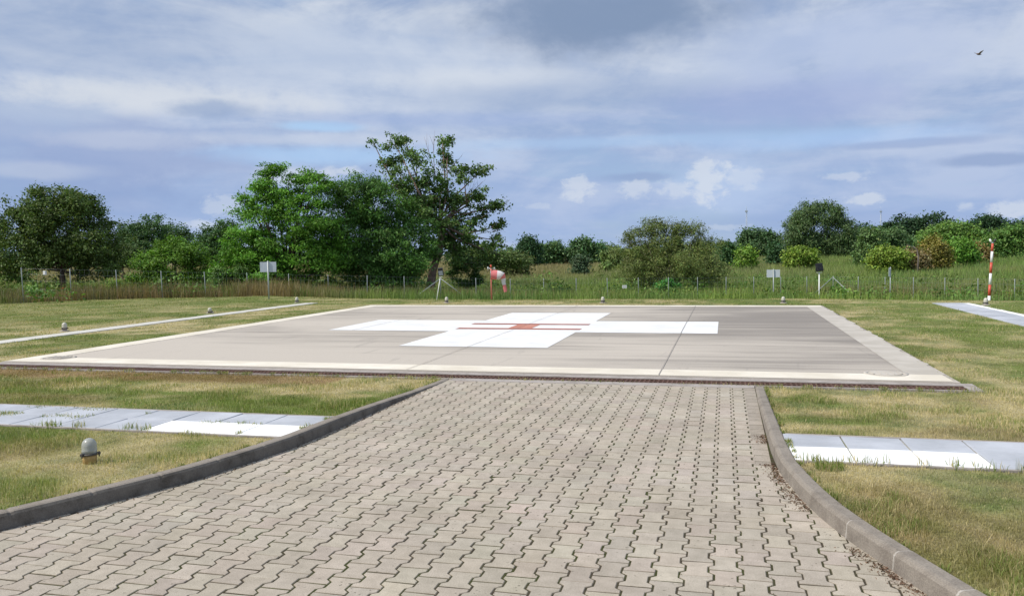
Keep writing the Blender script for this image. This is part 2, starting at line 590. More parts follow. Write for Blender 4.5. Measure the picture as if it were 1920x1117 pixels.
def tz(x, y):
    x = np.asarray(x, float); y = np.asarray(y, float)
    base = hk(y) - .022
    base = np.where(y > 10.2, -.008, base)
    ye = np.interp(x, YE_X, YE_Y)
    db = np.maximum(0, y - ye)
    dl = np.maximum(0, -19.5 - x)
    dr = np.maximum(0, x - 9.6)
    D = np.interp(x, [-34, -28, -25, -19, -8, 6, 15], [.15, .22, .40, .75, 1.3, 1.7, 1.65])
    z = base - smooth01(db / 8) * D - np.minimum(.022 * dl, .28) - smooth01(dr / 9) * 1.2 * (1 - smooth01(db / 8))
    z = z - smooth01((db - 5) / 30) * np.maximum(0, 1.55 - D - np.minimum(.022 * dl, .28))
    z = z + smooth01((np.hypot(x, y) - 62) / 110) * .95
    z = z + (fbm(x * .35, y * .35, 5) - .5) * .10 * smooth01(np.hypot(x + 4, y - 18) / 30 - .35)
    return z


def tzs(x, y): return float(tz(np.array([x]), np.array([y]))[0])


def in_hard(x, y, m=0.0):
    """inside paving, kerb, pad or slab path"""
    lx = kx(LK, y) - KW - m; rx = kx(RK, y) + KW + m
    a = (y < 10.35) & (x > lx) & (x < rx)
    b = (x > PAD[0] - m) & (x < PAD[1] + m) & (y > 10.41 - m) & (y < PAD[3] + m)
    c = (y > SLAB_Y[0] - .03 - m) & (y < SLAB_Y[1] + .06 + m) & (x > -13.8) & (x < 6.8)
    d = (y > 6.0) & (y < 26.9) & (((x > -14.62 + m * .5) & (x < -14.08 - m * .5)) | ((x > 5.95) & (x < 6.82)))
    return a | b | c | d


SLAB_Y = (6.38, 7.28)
GREEN = np.array((.175, .200, .062)); BRIGHT = np.array((.19, .245, .065)); STRAW = np.array((.49, .42, .235)); BROWN = np.array((.26, .185, .095)); DEEP = np.array((.045, .085, .03))


def lawncol(x, y):
    n1 = fbm(x * 1.1, y * 1.1, 21); n2 = fbm(x * .28, y * .28, 31); n3 = fbm(x * 3.4, y * 3.4, 41); n4 = fbm(x * .9 + 40, y * .9, 51)
    n5 = fbm(x * 2.1 + 7, y * 2.1, 57)
    s = np.clip((n1 * .55 + n2 * .45 + n5 * .45 - .70) * 5.0 + .32, 0, 1)[:, None]
    c = GREEN + (BRIGHT - GREEN) * np.clip((n3 - .4) * 3, 0, 1)[:, None]
    c = c + (STRAW - c) * s
    c = c + (DEEP * 1.8 - c) * (smooth01((fbm(x * 2.6 + 3, y * 2.6, 67) - .55) * 7) * .35)[:, None]
    far_left = (smooth01((-15 - x) / 5) * .55)[:, None]
    c = c + (BRIGHT * .8 - c) * far_left
    right = (smooth01((x - 2.6) / 2) * smooth01((y - 9) / 4) * .35)[:, None]
    c = c + (BRIGHT - c) * right
    bm_ = (smooth01((n4 - .56) * 7) * (.15 + .3 * smooth01((10.5 - y) / 1.5)))[:, None]
    c = c + (BROWN - c) * bm_
    red = (smooth01((y - 9.3) / .5) * smooth01((10.5 - y) / .2) * (x < -5) * .65)[:, None]
    c = c + (np.array((.25, .135, .07)) - c) * red
    return c


def roughcol(x, y):
    n1 = fbm(x * .12, y * .12, 61); n2 = fbm(x * .5, y * .5, 71); n3 = fbm(x * .06, y * .2, 81)
    c = np.array((.19, .26, .065)) + (np.array((.125, .20, .062)) - np.array((.19, .26, .065))) * np.clip((n2 - .3) * 2.5, 0, 1)[:, None]
    tan = np.clip((n1 * .6 + n3 * .6 - .62) * 4, 0, 1)[:, None] * .7
    dist = np.hypot(x, y)
    tan = np.maximum(tan, smooth01((dist - 60) / 40)[:, None] * .40 * smooth01((18 - x) / 14)[:, None])
    left = smooth01((-17 - x - (y - 31) * .15) / 6)[:, None] * smooth01((60 - dist) / 15)[:, None]
    tan = np.maximum(tan, left * np.clip((n2 - .34) * 4.0, .0, .9)[:, None])
    c = c + (np.array((.26, .235, .125)) - c) * tan
    nl = smooth01((-11 - x) / 8)[:, None] * smooth01((62 - dist) / 12)[:, None]
    brn = np.array((.20, .145, .075)) + (np.array((.30, .225, .12)) - np.array((.20, .145, .075))) * np.clip((n3 - .3) * 2.5, 0, 1)[:, None]
    n6 = fbm(x * .35 + 9, y * .35, 83)
    c = c * (1 - .45 * nl)
    c = c + (brn - c) * nl * smooth01((n6 - .42) * 6)[:, None] * .85
    lf = smooth01((dist - 60) / 50)[:, None] * smooth01((-10 - x) / 20)[:, None]
    c = c + (np.array((.28, .21, .12)) - c) * lf * .6
    return c


def is_lawn(x, y):
    ye = np.interp(x, YE_X, YE_Y)
    fy = np.interp(x, FA[:, 0], FA[:, 1])
    leftlim = np.where(x < -22, np.minimum(fy - .4, ye + 9), ye + 1.2)
    return (y < leftlim) & (x < 12.5)


# ------------------------------------------------------------------ ground sheet
def axis(fa, fb, step, lo, hi, gr=1.09):
    a = list(np.arange(fa, fb + step / 2, step))
    s = step; v = a[-1]
    while v < hi: s *= gr; v += s; a.append(v)
    s = step; v = a[0]; b = []
    while v > lo: s *= gr; v -= s; b.append(v)
    return np.array(b[::-1] + a)


gx = axis(-5.2, 2.2, .045, -3500, 3500, 1.05)
gy = axis(2.2, 11.2, .05, -60, 6000, 1.03)
GX, GY = np.meshgrid(gx, gy)
x = GX.ravel(); y = GY.ravel()
z = tz(x, y) - .004
lx = kx(LK, y) - KW * .5; rx = kx(RK, y) + KW * .5
road = (y < 10.38) & (x > lx) & (x < rx)
under = (x > PAD[0] + .15) & (x < PAD[1] - .15) & (y > 10.3) & (y < PAD[3] - .15)
z = np.where(road | under, -.09, z)
lawn = is_lawn(x, y)
c = np.where(lawn[:, None], lawncol(x, y) * .85, roughcol(x, y) * .75)
nx, ny = len(gx), len(gy)
I = (np.arange(ny - 1)[:, None] * nx + np.arange(nx - 1)[None, :]).ravel()
FQ = np.stack([I, I + 1, I + 1 + nx, I + nx], 1)
o = mesh_np('ground', np.stack([x, y, z], 1), FQ, M_ground, None, c, True)
tag(o, kind='structure')

# ------------------------------------------------------------------ paved drive: bone-shaped blocks
PW, PL = .1447, .2005            # column pitch, block length
GAP_S, GAP_E = .0036, .0034      # half joints: sides, ends
AMP = .0142


def profile():
    """right-hand outline of a block, local y from -PL/2 to PL/2"""
    h = PL / 2 - GAP_E
    q = PL / 4
    w = PW / 2 - GAP_S
    ys = [(-h, w + AMP), (-q - .012, w + AMP), (-q + .012, w - AMP), (q - .012, w - AMP), (q + .012, w + AMP), (h, w + AMP)]
    R = [(b, a) for a, b in ys]
    L_ = [(-b, a) for a, b in ys[::-1]]
    return R + L_


pf = np.array(profile())
npf = len(pf)


def block_rows(pf):
    def inset(p, d):
        c = p.mean(0); n = len(p); out = []
        for k in range(n):
            e1 = p[k] - p[k - 1]; e2 = p[(k + 1) % n] - p[k]
            n1 = np.array((-e1[1], e1[0])) / (np.linalg.norm(e1) + 1e-9); n2 = np.array((-e2[1], e2[0])) / (np.linalg.norm(e2) + 1e-9)
            b = n1 + n2; b = b / max(.35, (b @ b) / 2)
            out.append(p[k] + b * d)
        return np.array(out)
    top = inset(pf, .0045)
    return np.concatenate([np.c_[top, np.zeros(len(pf))], np.c_[pf, np.full(len(pf), -.004)], np.c_[pf, np.full(len(pf), -.05)]])


BR = block_rows(pf)
rect = np.array([(PW / 2 - .003, -PL / 2 + .002), (PW / 2 - .003, PL / 2 - .002), (-PW / 2 + .003, PL / 2 - .002), (-PW / 2 + .003, -PL / 2 + .002)])
BRR = block_rows(rect)
Vs, Fq, Ft, Cs, base = [], [], [], [], 0
topf = []
X0 = .0045
STRIPX = .16
rng = np.random.default_rng(3)
for k in range(-50, 26):
    bx = X0 + k * PW
    for j in range(-2, 46):
        by = 1.4 + j * PL + (PL / 2 if k % 2 else 0)
        if by > 10.42 - PL * .5: continue
        l_ = kx(LK, by) - .08; r_ = kx(RK, by) + .10
        if by > 6.45: r_ = min(r_, STRIPX)
        if bx < l_ - .02 or bx > r_ + .02: continue
        B = BR.copy()
        t = rng.normal(0, .0007, 3)
        B[:, 2] += t[0] + B[:, 0] * t[1] * 12 + B[:, 1] * t[2] * 12
        a = rng.normal(0, .006); ca, sa = math.cos(a), math.sin(a)
        xy = B[:, :2] @ np.array([[ca, sa], [-sa, ca]])
        B[:, 0] = xy[:, 0] + bx + rng.normal(0, .0009); B[:, 1] = xy[:, 1] + by + rng.normal(0, .0009)
        Vs.append(B)
        cc0 = np.array((.415, .372, .318)) * (1 + rng.normal(0, .045)) * (1 + rng.normal(0, .010, 3))
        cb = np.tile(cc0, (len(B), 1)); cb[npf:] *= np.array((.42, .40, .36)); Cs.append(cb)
        topf.append(np.arange(npf) + base)
        for r in range(2):
            a0 = base + r * npf
            for q in range(npf):
                Fq.append((a0 + q, a0 + npf + q, a0 + npf + (q + 1) % npf, a0 + (q + 1) % npf))
        base += len(B)
recF = []
# half-bond edging column of plain blocks by the right kerb
for j in range(22):
    by = 6.55 + j * PL
    if by > 10.32: break
    B = BRR.copy(); B[:, 0] += .281; B[:, 2] -= .0022; B[:, 1] += by
    Vs.append(B); cc0 = np.array((.36, .32, .275)) * (1 + rng.normal(0, .06))
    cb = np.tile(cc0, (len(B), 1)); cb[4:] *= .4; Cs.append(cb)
    recF.append(np.arange(4) + base)
    for r in range(2):
        a0 = base + r * 4
        for q in range(4):
            Fq.append((a0 + q, a0 + 4 + q, a0 + 4 + (q + 1) % 4, a0 + (q + 1) % 4))
    base += len(B)
Fq = np.array(Fq)
o = mesh_np('paved_drive', np.concatenate(Vs), [np.array(topf), np.concatenate([Fq, np.array(recF)])], M_paver, None, np.concatenate(Cs))
tag(o, kind='structure')
bedx = np.array([kx(LK, q) for q in np.linspace(1.4, 10.3, 60)]) - .05
bedr = np.array([kx(RK, q) for q in np.linspace(1.4, 10.3, 60)]) + .05
ys = np.linspace(1.4, 10.3, 60)
VB = np.concatenate([np.stack([bedx, ys, np.full(60, -.0032)], 1), np.stack([bedr, ys, np.full(60, -.0032)], 1)])
tag(mesh_np('joint_sand', VB, np.array([(i, i + 60, i + 61, i + 1) for i in range(59)]), M_joint), kind='structure')


# kerbs
def kerb(name, line, side):
    a = [Vector((p[0], p[1], 0)) for p in line]
    # resample
    pts = [a[0]]; seg = .02
    dense = []
    for p, q in zip(a[:-1], a[1:]):
        n = max(2, int((q - p).length / seg))
        for k in range(n): dense.append(p.lerp(q, k / n))
    dense.append(a[-1])
    # smooth
    for _ in range(60):
        dense = [dense[0]] + [(dense[i - 1] + dense[i] * 2 + dense[i + 1]) / 4 for i in range(1, len(dense) - 1)] + [dense[-1]]
    V, Fc, mi = [], [], []
    L = 0; nextj = .9; i = 0; base = 0
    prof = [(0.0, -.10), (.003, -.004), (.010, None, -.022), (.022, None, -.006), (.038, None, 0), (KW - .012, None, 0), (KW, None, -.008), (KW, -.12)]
    rr = random.Random(5 + side)
    jl = []
    s = 0.0
    joints = []
    pos = .35
    while pos < 14:
        joints.append(pos); pos += (.98 if side < 0 else .5) * 1.0 if pos < 3 else .5
    prev = None
    dist = 0
    rings = []
    for i, p in enumerate(dense):
        t = (dense[min(i + 1, len(dense) - 1)] - dense[max(i - 1, 0)]).normalized()
        nrm = Vector((t.y, -t.x, 0))
        if nrm.x * side < 0: nrm = -nrm
        if i: dist += (p - dense[i - 1]).length
        h = float(hk(p.y))
        dj = min(abs(dist - q) for q in joints)
        jn = dj < .008
        ring = []
        for pr in prof:
            zz_ = pr[1] if pr[1] is not None else h + pr[2]
            off = pr[0]
            if jn and pr[1] is None: zz_ -= .006
            if jn and pr[0] < .03: off += .004
            if zz_ > h: zz_ = h
            if pr[1] is None and zz_ < -.003: zz_ = -.003
            v = p + nrm * off
            ring.append((v.x, v.y, zz_))
        rings.append((ring, jn))
    n = len(prof)
    V = [v for r, _ in rings for v in r]
    for i in range(len(rings) - 1):
        for k in range(n - 1):
            Fc.append((i * n + k, i * n + k + 1, (i + 1) * n + k + 1, (i + 1) * n + k))
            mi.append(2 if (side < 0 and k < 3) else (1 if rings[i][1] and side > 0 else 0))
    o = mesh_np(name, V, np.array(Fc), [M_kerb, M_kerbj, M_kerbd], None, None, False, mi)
    return tag(o, kind='structure')


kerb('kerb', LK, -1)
kerb('kerb', RK, 1)

# ------------------------------------------------------------------ landing pad
x0, x1, y0, y1 = PAD
PZ = .022
m = MB()
m.prism([(x0, y0 - .02), (x1, y0 - .02), (x1, y1), (x0, y1)], -.12, PZ)
tag(m.build('landing_pad', M_pad), kind='structure')


def strip_poly(name, pts, z, mt):
    m = MB(); m.poly(pts, z); return tag(m.build(name, mt), kind='structure')


def ragged(a, b, n, amp, seed):
    r = random.Random(seed)
    out = []
    for k in range(n + 1):
        t = k / n; out.append((a[0] + (b[0] - a[0]) * t + (r.uniform(-amp, amp) if 0 < k < n and a[0] == b[0] else 0),
                               a[1] + (b[1] - a[1]) * t + (r.uniform(-amp, amp) if 0 < k < n and a[1] == b[1] else 0)))
    return out


ix0, ix1, iy0, iy1 = -10.90, 2.26, 11.47, 24.72
strip_poly('pad_border_marking', [(x0 + .02, y0 + .03), (x1 - .06, y0 + .03), (x1 - .06, iy0), (x0 + .02, iy0)], PZ + .004, M_frame)
strip_poly('pad_border_marking', [(x0 + .02, iy0), (ix0, iy0), (ix0, iy1), (x0 + .02, iy1)], PZ + .004, M_frame)
strip_poly('pad_border_marking', [(x0 + .02, iy1), (x1 - .06, iy1), (x1 - .06, y1 - .02), (x0 + .02, y1 - .02)], PZ + .004, M_frame)
rg = ragged((x1 - .02, iy1), (x1 - .02, iy0), 60, .05, 4)
m = MB()
pts = [(ix1, iy0 + (iy1 - iy0) * k / 60) for k in range(61)]
rgl = rg[::-1]
for k in range(60):
    m.poly([pts[k], rgl[k], rgl[k + 1], pts[k + 1]], PZ + .004)
tag(m.build('pad_border_marking', M_frame2), kind='structure')
# white cross
CXL, CXR = -5.68, -2.95
AXL, AXR = -8.50, -.135
AY0, AY1 = 16.62, 19.42
m = MB()
JX, JY = -4.36, None
m.poly([(CXL, 13.82), (CXR, 13.82), (CXR, AY0), (AXR, AY0), (AXR, AY1), (CXR, AY1), (CXR, 22.05), (CXL, 22.05), (CXL, AY1), (AXL, AY1), (AXL, AY0), (CXL, AY0)], PZ + .005)
tag(m.build('cross_marking', M_white), kind='structure')
m = MB()
m.poly([(-5.70, 18.28), (-2.95, 18.28), (-2.95, 18.58), (-5.70, 18.58)], PZ + .009)
m.poly([(-5.70, 17.12), (-2.95, 17.12), (-2.95, 17.42), (-5.70, 17.42)], PZ + .009)
tag(m.build('letter_marking', M_red), kind='structure')
m = MB(); m.poly([(-4.58, 17.42), (-4.06, 17.42), (-4.06, 18.28), (-4.58, 18.28)], PZ + .009)
tag(m.build('letter_marking', M_redx), kind='structure')
# slab joints
m = MB()
for jx in (-4.37, -.84):
    m.poly([(jx - .005, y0 + .02), (jx + .005, y0 + .02), (jx + .005, y1 - .3), (jx - .005, y1 - .3)], PZ + .013)
for jx in (-7.9,):
    m.poly([(jx - .006, AY0), (jx + .006, AY0), (jx + .006, AY1), (jx - .006, AY1)], PZ + .013)
m.poly([(x0 + .1, y0 + .012), (x1 - .1, y0 + .012), (x1 - .1, y0 + .026), (x0 + .1, y0 + .026)], PZ + .003)
tag(m.build('pad_joint', simple('joint_filler', (.30, .275, .25), .9)), kind='structure')
# pad front lip and drain channel
GY0, GY1 = 10.42, 10.68
m = MB()
m.prism([(x0 - .05, GY1 + .012), (x1 + .12, GY1 + .012), (x1 + .12, y0 - .024), (x0 - .05, y0 - .024)], -.1, .012)
m.prism([(x0 - .05, 10.37), (x1 + .12, 10.37), (x1 + .12, GY0 - .012), (x0 - .05, GY0 - .012)], -.1, .004)
m.prism([(-3.50, 10.20), (.345, 10.20), (.345, 10.368), (-3.50, 10.368)], -.1, .0035)
m.prism([(x1 - .02, GY0 - .012), (x1 + .12, GY0 - .012), (x1 + .12, GY1 + .012), (x1 - .02, GY1 + .012)], -.1, .0085)
tag(m.build('drain_channel', M_strip), kind='structure')
m = MB()
m.poly([(x0 - .05, GY0 - .02), (x1, GY0 - .02), (x1, GY1 + .02), (x0 - .05, GY1 + .02)], -.07)
tag(m.build('drain_bed', M_hole), kind='structure')


def grate_mb(L):
    m = MB()
    w = GY1 - GY0
    for yy in (0, w / 2, w):
        m.box((L / 2, (yy if yy not in (0, w) else (yy + .008 if yy == 0 else yy - .008)), -.006), (L - .006, .020 if yy in (0, w) else .036, .022), None, 0)
    n = 17
    for k in range(n + 1):
        m.box((.008 + (L - .016) * k / n, w / 2, -.0085), (.022 if 0 < k < n else .012, w - .034, .022))
    return m


gl = 1.006
ng = int((x1 - x0) / gl)
first = None
ORD = ('first', 'second', 'third', 'fourth', 'fifth', 'sixth', 'seventh', 'eighth', 'ninth')
def grate_label(k):
    side, q = ('left', k) if k < ng / 2 else ('right', ng - 1 - k)
    return 'rusty slotted drain grate section at the pad front, %s from its %s corner' % (ORD[q], side)
for k in range(ng):
    if first is None:
        first = grate_mb(gl).build('drain_grate', M_cast); ob = first
    else:
        ob = first.copy(); COL.objects.link(ob)
    ob.location = (x0 + .03 + k * gl, GY0, 0)
    tag(ob, grate_label(k), 'drain grate', 'drain grates along the pad edge')


def manhole(px_, py_, lab, r=.27):
    e = empty('manhole_cover', (px_, py_, PZ + .004), lab, 'manhole cover', None)
    MB().lathe([(r, 0), (r, .004), (r - .05, .005), (r - .05, .001)], 36).build('ring', M_frame2, e)
    m = MB().lathe([(r - .070, 0), (r - .070, .009), (r - .08, .010)], 36)
    for k in range(5):
        m.box((-.16 + k * .08, 0, .012), (.02, .26, .006))
    m.build('lid', M_frame2, e)


manhole(2.02, 11.50, 'round grey manhole cover in the right front corner of the landing pad')
manhole(-10.78, 11.42, 'round flush manhole cover in the left front corner of the landing pad')


# ------------------------------------------------------------------ perimeter slab path
def slabs():
    V, Fc, mi = [], [], []
    r = random.Random(9)

    def slab(ax, ay, bx, by, z, mm):
        i = len(V); g_ = .006; ch = .004
        dz = [r.uniform(-.004, .004) for _ in range(4)]
        cs = [(ax + g_, ay + g_), (bx - g_, ay + g_), (bx - g_, by - g_), (ax + g_, by - g_)]
        ins = [(ch, ch), (-ch, ch), (-ch, -ch), (ch, -ch)]
        for k in range(4): V.append((cs[k][0] + ins[k][0], cs[k][1] + ins[k][1], z + dz[k]))
        for k in range(4): V.append((cs[k][0], cs[k][1], z + dz[k] - ch))
        for k in range(4): V.append((cs[k][0], cs[k][1], z - .06))
        Fc.append((i, i + 1, i + 2, i + 3)); mi.append(mm)
        for a in (0, 4):
            for k in range(4):
                Fc.append((i + a + k, i + a + 4 + k, i + a + 4 + (k + 1) % 4, i + a + (k + 1) % 4)); mi.append(mm)

    ym = (SLAB_Y[0] + SLAB_Y[1]) / 2
    zt = lambda yy: float(hk(yy)) - .012
    # right part, from the kerb outwards
    xs = .47; n = 0
    while xs < 6.3:
        w = .46
        slab(xs, ym, xs + w, SLAB_Y[1], zt(ym + .2), 0)
        slab(xs, SLAB_Y[0], xs + w, ym, zt(SLAB_Y[0] + .2), 1 if n < 3 else 0)
        xs += w; n += 1
    # left part
    xs = -3.69; n = 0
    while xs > -14.3:
        w = .49
        slab(xs - w, ym, xs, SLAB_Y[1], zt(ym + .2), 0)
        slab(xs - w, SLAB_Y[0], xs, ym, zt(SLAB_Y[0] + .2), 1 if n < 3 else 0)
        xs -= w; n += 1
    # left side run and right side run
    yy = SLAB_Y[1]
    while yy < 26.8:
        zl = float(tz(np.array([-14.3]), np.array([yy]))[0]) + .014
        slab(-14.60, yy, -14.10, yy + .49, zl, 2)
        slab(5.97, yy, 6.40, yy + .49, zl, 0)
        slab(6.40, yy, 6.80, yy + .49, zl, 0)
        slab(6.80, yy, 6.98, yy + .49, zl, 1 if (yy > 16) else 0)
        yy += .49
    return mesh_np('slab_path', V, np.array(Fc), [M_slab, M_slabw, paint('pale_slab', (.62, .60, .55), .5, (.40, .38, .34), (.82, .82, .8))], None, None, False, mi)


tag(slabs(), kind='structure')
m = MB()
for (ax, bx) in ((.50, 6.9), (-14.6, -3.70)):
    for k, (yy, w) in enumerate(((SLAB_Y[1] + .012, .045), (SLAB_Y[0] - .045, .035))):
        m.prism([(ax, yy), (bx, yy), (bx, yy + w), (ax, yy + w)], -.05, float(hk(yy)) - .012)
tag(m.build('path_edging', M_strip), kind='structure')

# ------------------------------------------------------------------ grass (stuff)
def blades(name, x, y, z, h, w, col, tipcol=None, lean=.35, rng=RNG, matx=M_blade):
    n = len(x)
    a = rng.uniform(0, 2 * np.pi, n)
    ca, sa = np.cos(a), np.sin(a)
    la = rng.uniform(0, 2 * np.pi, n); ll = np.abs(rng.normal(0, lean, n)) * h
    lx_, ly_ = np.cos(la) * ll, np.sin(la) * ll
    V = np.empty((n, 5, 3), np.float32)
    V[:, 0] = np.stack([x - ca * w / 2, y - sa * w / 2, z], 1)
    V[:, 1] = np.stack([x + ca * w / 2, y + sa * w / 2, z], 1)
    V[:, 2] = np.stack([x + ca * w * .4 + lx_ * .35, y + sa * w * .4 + ly_ * .35, z + h * .6], 1)
    V[:, 3] = np.stack([x - ca * w * .4 + lx_ * .35, y - sa * w * .4 + ly_ * .35, z + h * .6], 1)
    V[:, 4] = np.stack([x + lx_, y + ly_, z + h * np.sqrt(np.maximum(.15, 1 - (ll / h) ** 2 * .6))], 1)
    C = np.repeat(col[:, None, :], 5, 1)
    if tipcol is not None:
        C[:, 4] = tipcol; C[:, 2] = .6 * C[:, 2] + .4 * tipcol; C[:, 3] = C[:, 2]
    b = np.arange(n) * 5
    Q = np.stack([b, b + 1, b + 2, b + 3], 1); T = np.stack([b + 3, b + 2, b + 4], 1)
    return mesh_np(name, V.reshape(-1, 3), [Q, T], matx, None, C.reshape(-1, 3), True)


def wedge(n, dmin, dmax, rng=RNG, half=.66, p=1.0):
    u = rng.uniform(0, 1, n)
    d = dmin * (dmax / dmin) ** (u ** p)
    a = YAW + rng.uniform(-half, half, n)
    return d * np.sin(a), d * np.cos(a), d


def lawn_grass(n):
    x, y, d = wedge(n, 3.3, 46)
    keep = (~in_hard(x, y, .012)) & is_lawn(x, y)
    # sparse tufts rooted right at hard edges are kept by the jitter below
    x, y, d = x[keep], y[keep], d[keep]
    c = lawncol(x, y)
    n = len(x)
    s = RNG.uniform(0, 1, n)
    nn = fbm(x * 1.1, y * 1.1, 21)
    straw = s < .08 + .75 * smooth01((nn - .32) * 3) * .62
    tall = fbm(x * 2.2 + 9, y * 2.2, 91)
    c = np.where(straw[:, None], STRAW * RNG.uniform(.7, 1.25, (n, 1)), c * RNG.uniform(.75, 1.45, (n, 1)))
    gr = RNG.uniform(0, 1, n) < .38 * smooth01((tall - .54) * 8)
    c = np.where(gr[:, None], BRIGHT * RNG.uniform(.8, 1.3, (n, 1)), c)
    h = RNG.uniform(.016, .042, n) * (.62 + 1.0 * smooth01((tall - .42) * 4.0))
    h = np.where(RNG.uniform(0, 1, n) < .015, h * 2.1, h)
    h *= np.where(y > 10.6, .75, 1.0)
    w = np.maximum(.0032, d * .00042) * RNG.uniform(.7, 1.3, n)
    z = tz(x, y) - .006
    o = blades('lawn_grass', x, y, z, h, w, c, c * 1.1, .55)
    tag(o, 'short mown green and straw coloured lawn grass around the landing pad', 'grass', kind='stuff')


lawn_grass(900000)

# weeds rooted in slab joints and at kerb backs
xs, ys, hs = [], [], []
rw = np.random.default_rng(44)
def tuft(x, y, n, r, h):
    a = rw.uniform(0, 6.28, n); rr = r * np.sqrt(rw.uniform(0, 1, n))
    xs.append(x + rr * np.cos(a)); ys.append(y + rr * np.sin(a)); hs.append(rw.uniform(.4, 1, n) * h)
for k in range(34):
    n_ = rw.integers(0, 3); xx = rw.uniform(-9.5, -3.95)
    if n_ == 0: tuft(xx, SLAB_Y[0] + .44 + rw.normal(0, .01), 26, .06, .045)
    elif n_ == 1: tuft(-3.69 - .49 * rw.integers(0, 12), rw.uniform(SLAB_Y[0], SLAB_Y[1]), 20, .04, .05)
    else: tuft(xx, SLAB_Y[0] + rw.uniform(-.02, .03), 40, .07, .09)
for k in range(60):
    tuft(rw.uniform(-9.5, -6.2), SLAB_Y[0] + rw.choice([.44, .42, .05, .85]) + rw.normal(0, .02), 34, .10, .05)
for k in range(26):
    tuft(rw.uniform(.55, 3.2), SLAB_Y[0] - rw.uniform(.0, .04), 12, .06, .10)
for k in range(120):
    yy = rw.uniform(3.2, 10.2); side = rw.integers(0, 2)
    tuft((kx(LK, yy) - KW - .02) if side == 0 else (kx(RK, yy) + KW + .02), yy, 22, .03, .055)
for k in range(160):
    yy = rw.uniform(11, 25.3); s_ = rw.integers(0, 3)
    if s_ == 0: tuft(PAD[0] + .01, yy, 16, .04, .05)
    elif s_ == 1: tuft(PAD[1] + rw.uniform(-.03, .03), yy, 26, .06, .06)
    else: tuft(rw.uniform(PAD[0], PAD[1]), PAD[3], 18, .05, .05)
for k in range(110):
    xx = rw.uniform(-11.2, 2.7)
    if xx > -3.75 and xx < .45: continue
    tuft(xx, 10.38 + rw.normal(0, .015), 22, .05, .06)
for (tx_, ty_, tn_, tr_, th_) in ((-3.98, 7.85, 420, .20, .11), (-3.86, 8.15, 200, .14, .09), (-8.6, 9.3, 300, .22, .10), (.95, 9.4, 260, .22, .07), (1.55, 8.5, 240, .16, .07), (2.6, 7.9, 160, .16, .07), (-6.2, 5.5, 220, .22, .08), (.72, 6.2, 160, .10, .10)):
    tuft(tx_, ty_, tn_, tr_, th_)
xx = np.concatenate(xs); yy = np.concatenate(ys); hh = np.concatenate(hs)
zz_ = np.maximum(tz(xx, yy), -.01) - .004
n = len(xx)
cw = np.where(rw.uniform(0, 1, n)[:, None] < .3, STRAW, BRIGHT) * rw.uniform(.7, 1.2, (n, 1))
tag(blades('edge_weeds', xx, yy, zz_, hh, np.full(n, .005), cw, cw * 1.15, .45), 'sparse green weeds growing from slab joints and kerb edges', 'weeds', kind='stuff')

# moss and tiny plants in the paving joints
rw = np.random.default_rng(45)
n = 5200
k = rw.integers(-32, 8, n); yy = rw.uniform(4.0, 10.2, n)
off = np.where(((yy - 1.4) / PL * 2 + k * 0) % 2 < 1, AMP, -AMP) * np.where(k % 2 == 0, 1, -1)
xx = X0 + (k + .5) * PW + rw.normal(0, .004, n)
sel = (fbm(xx * .8, yy * .8, 101) > .50) & (xx > kx(LK, yy)) & (xx < kx(RK, yy))
xx, yy = xx[sel], yy[sel]; n = len(xx)
cw = np.array((.10, .12, .035)) * rw.uniform(.5, 1.3, (n, 1))
tag(blades('joint_moss', xx, yy, np.full(n, -.012), rw.uniform(.008, .018, n), rw.uniform(.006, .012, n), cw, cw, .8), 'dark green moss sprouting in the joints of the paved drive', 'moss', kind='stuff')

# dry litter along the kerbs
n = 2600
yy = rw.uniform(3.6, 7.6, n)
dd = np.abs(rw.normal(0, .045, n)) + .004
xx = kx(RK, yy) - dd
sel = fbm(yy * 2.0, yy * 0 + 3, 7) > .42
xx, yy = xx[sel], yy[sel]
n2 = 500
y2 = rw.uniform(4.0, 9.5, n2); x2 = kx(LK, y2) + np.abs(rw.normal(0, .03, n2)) + .004
xx = np.concatenate([xx, x2]); yy = np.concatenate([yy, y2]); n = len(xx)
cw = np.array((.19, .12, .085)) * rw.uniform(.4, 1.5, (n, 1))
tag(blades('dry_litter', xx, yy, np.full(n, .0005), rw.uniform(.002, .010, n), rw.uniform(.004, .014, n), cw, cw, 2.2), 'brown dry leaf litter and grit gathered along the foot of the kerbs', 'litter', kind='stuff')


